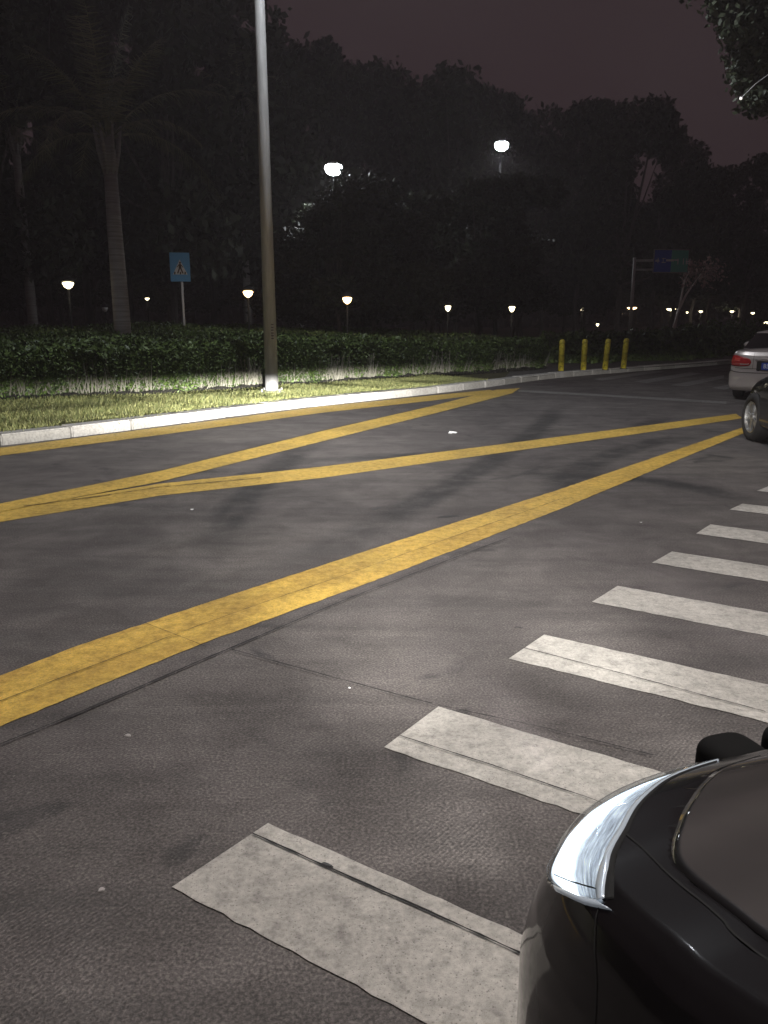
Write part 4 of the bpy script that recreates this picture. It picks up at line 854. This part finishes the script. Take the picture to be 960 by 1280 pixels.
def beam(root, y, x=.045, z=.60):
    l = bpy.data.lights.new('headlamp_beam', 'SPOT'); l.energy = HEAD; l.spot_size = R(120); l.spot_blend = .5; l.color = (1, .98, .93); l.shadow_soft_size = .04
    l.use_nodes = True; t = l.node_tree; t.nodes.clear(); L_ = t.links.new
    out = t.nodes.new('ShaderNodeOutputLight'); em = t.nodes.new('ShaderNodeEmission'); tc = t.nodes.new('ShaderNodeTexCoord'); sp_ = t.nodes.new('ShaderNodeSeparateXYZ'); L_(tc.outputs['Normal'], sp_.inputs[0])
    def m_(op, a, b=0):
        n_ = t.nodes.new('ShaderNodeMath'); n_.operation = op
        for i, v in ((0, a), (1, b)):
            if hasattr(v, 'links'): L_(v, n_.inputs[i])
            else: n_.inputs[i].default_value = v
        return n_.outputs[0]
    az = m_('ABSOLUTE', sp_.outputs[2]); vx = m_('DIVIDE', sp_.outputs[0], az); vy = m_('DIVIDE', sp_.outputs[1], az)   # tangents across and up
    def mr(v, a, b_, c, d):
        n_ = t.nodes.new('ShaderNodeMapRange'); n_.interpolation_type = 'SMOOTHSTEP'; L_(v, n_.inputs[0])
        for i, q in enumerate((a, b_, c, d)): n_.inputs[i+1].default_value = q
        return n_.outputs[0]
    cut = mr(vy, -.026, -.004, 1, .003)                        # dipped beam: sharp edge just under the horizon
    low = mr(vy, -.13, -.02, .03, 1.0); low = m_('ADD', m_('MULTIPLY', low, low), m_('MULTIPLY', mr(vy, -.5, -.05, 0, 1), .05))
    wx = m_('ABSOLUTE', vx); wide = m_('ADD', m_('MULTIPLY', mr(wx, .02, .30, 1, 0), .95), m_('MULTIPLY', mr(wx, .2, 1.0, 1, 0), .16))
    hot = m_('ADD', m_('MULTIPLY', low, wide), m_('MULTIPLY', mr(vy, -1.6, -.2, .2, 1), m_('MULTIPLY', mr(wx, .3, 1.5, 1, .0), .0009)))
    L_(m_('MULTIPLY', hot, cut), em.inputs['Strength']); L_(em.outputs[0], out.inputs[0])
    o = bpy.data.objects.new('headlamp_beam', l); COL.objects.link(o); o.parent = root; o.location = (x, y, z)
    # local -Z forward (+X of the car), local Y up
    o.rotation_euler = (R(90), 0, R(-96.5)); return o
beam(s1, .50); beam(s1, -.50)

# --- silver saloon seen from behind
def place_car(car, name, label, nose, heading, paintm, **k):
    r = empty(name, nose, heading, label, 'car'); bpy.context.view_layer.update(); build_car(car, r, paintm, **k); return r
h2 = R(58); rc = Vector((7.72, 16.25, 0)); c2 = Car(L=4.45, W=.85, lf=.6, nf=2.6, lr=.42, nr=3.6, zs=[(0, .94), (.15, .985), (.6, 1.0), (2.6, .95), (3.3, .93), (3.55, .88), (4.0, .78), (4.45, .66)],
   prof=[(0, .07), (.06, .02), (.12, .0), (.45, -.012), (.50, .012), (.7, .018), (.85, .035), (.93, .055), (1, .10)], cab=dict(xa=-1.15, xb=-3.98, ta=-1.95, tb=-3.25, w0=.12, w1=.28, zt=1.37))
s2 = place_car(c2, 'silver_saloon', 'silver saloon seen from behind at the right edge, red tail lamp and blue plate', rc+Vector((math.cos(h2), math.sin(h2), 0))*4.45, h2, M_SILVER)
for sd in (1, -1):
    tl = patch(c2, 'tail_lamp', [(.775, .66), (.80, .64), (.86, .63), (.935, .66), (.95, .70)], [(.775, .84), (.80, .89), (.86, .90), (.94, .86), (.955, .76)], .008, M_RED, s2, sd, 24, 10, .03, bulge=.012)
    patch(c2, 'clear_section', [(.90, .69), (.945, .705)], [(.90, .745), (.948, .765)], .016, M_CLEAR, tl, sd, 8, 4, .02)
    patch(c2, 'red_lens_ring', [(.85, .74), (.90, .76)], [(.85, .84), (.90, .84)], .019, mat('tail_lamp_bright', (.5, .05, .04), .1, 0, 1), tl, sd, 6, 6, .01, bulge=.008)
    patch(c2, 'bumper_reflector', [(.775, .50), (.845, .50)], [(.775, .56), (.845, .56)], .006, M_CLEAR, s2, sd, 10, 3, .01)
lines(c2, 'boot_gaps', [([(.86, .60), (.90, .60), (1, .60)], .004, s_) for s_ in (1, -1)]+[([(.962, .60), (.962, .98)], .003, s_) for s_ in (1, -1)]+[([(.72, .49), (.85, .49), (1, .49)], .005, s_) for s_ in (1, -1)], M_GAP, s2, .003)
Xr = -c2.L
b = bmesh.new(); box(b, (Xr+.02, 0, .70), (.03, .62, .19), 0, .01); bm_obj('plate_recess', b, M_PLAST, s2)
b = bmesh.new(); box(b, (Xr-.004, 0, .70), (.012, .44, .14), 0, .003); plt = bm_obj('number_plate', b, M_PLATE, s2)
b = bmesh.new(); box(b, (Xr+.018, 0, .83), (.04, .70, .03), 0, .01); bm_obj('boot_handle_bar', b, M_CHROME, s2)
cu = bpy.data.curves.new('plate_text', 'FONT'); cu.body = 'B5 KE8H'; cu.size = .12; cu.align_x = 'CENTER'; cu.align_y = 'CENTER'; cu.extrude = .001; tmp = bpy.data.objects.new('tmp', cu); COL.objects.link(tmp); bpy.context.view_layer.update()
me = bpy.data.meshes.new_from_object(tmp.evaluated_get(bpy.context.evaluated_depsgraph_get())); bpy.data.objects.remove(tmp)
o = link('plate_lettering', me, M_SIGNW, plt); o.location = (Xr-.012, 0, .70); o.rotation_euler = (R(90), 0, R(-90)); o.scale = (.82, 1, 1)
b = bmesh.new(); tube(b, [(Xr+.25, -.5, .2), (Xr+.0, -.5, .19)], .028, 12); bm_obj('exhaust_pipe', b, M_CHROME, s2, True)
b = bmesh.new(); box(b, (Xr+.85, .28, 1.03), (.14, .20, .10), 0, .02); bm_obj('tissue_box', b, M_SIGNW, s2)

# --- dark car in front of it at the right edge: only its front left wheel and wing are in view
h3 = R(80); c3 = Car(L=4.6, W=.86, lf=.62, nf=2.4, zs=[(0, .95), (.3, .99), (1.0, .99), (2.6, .95), (3.4, .93), (3.7, .87), (4.2, .77), (4.6, .64)])
F3 = Vector((math.cos(h3), math.sin(h3), 0)); L3_ = Vector((-F3.y, F3.x, 0)); wc = Vector((5.05, 10.95, 0)); nose = wc+F3*.86-L3_*(.86-.04)
s3 = place_car(c3, 'black_hatchback', 'black car cut by the right edge, only its front wheel and wing showing', nose, h3, M_BLACKP2, rw=.32, steer=R(8), woff=.055)
for sd in (1, -1):
    patch(c3, 'headlamp', [(.10, .78), (.21, .80)], [(.10, .97), (.23, .93)], .006, M_CLEAR, s3, sd, 12, 6, .02)
    q = c3.surf(.275, .70, sd); b = bmesh.new(); box(b, q+Vector((0, sd*.006, 0)), (.06, .016, .028), 0, .005); bm_obj('side_repeater', b, M_CLEAR, s3)

# ------------------------------------------------------------------ thin night haze round everything
hz = bpy.data.materials.new('haze'); hz.use_nodes = True; t_ = hz.node_tree; t_.nodes.clear(); o_ = t_.nodes.new('ShaderNodeOutputMaterial'); pv_ = t_.nodes.new('ShaderNodeVolumePrincipled')
pv_.inputs['Color'].default_value = (.9, .80, .82, 1); pv_.inputs['Density'].default_value = .0017; pv_.inputs['Anisotropy'].default_value = .3; t_.links.new(pv_.outputs[0], o_.inputs['Volume'])
b = bmesh.new(); box(b, (0, 60, 14), (420, 420, 31)); hzo = bm_obj('haze', b, hz); tag(hzo, 'thin night haze over the whole junction and park', 'haze', kind='stuff')
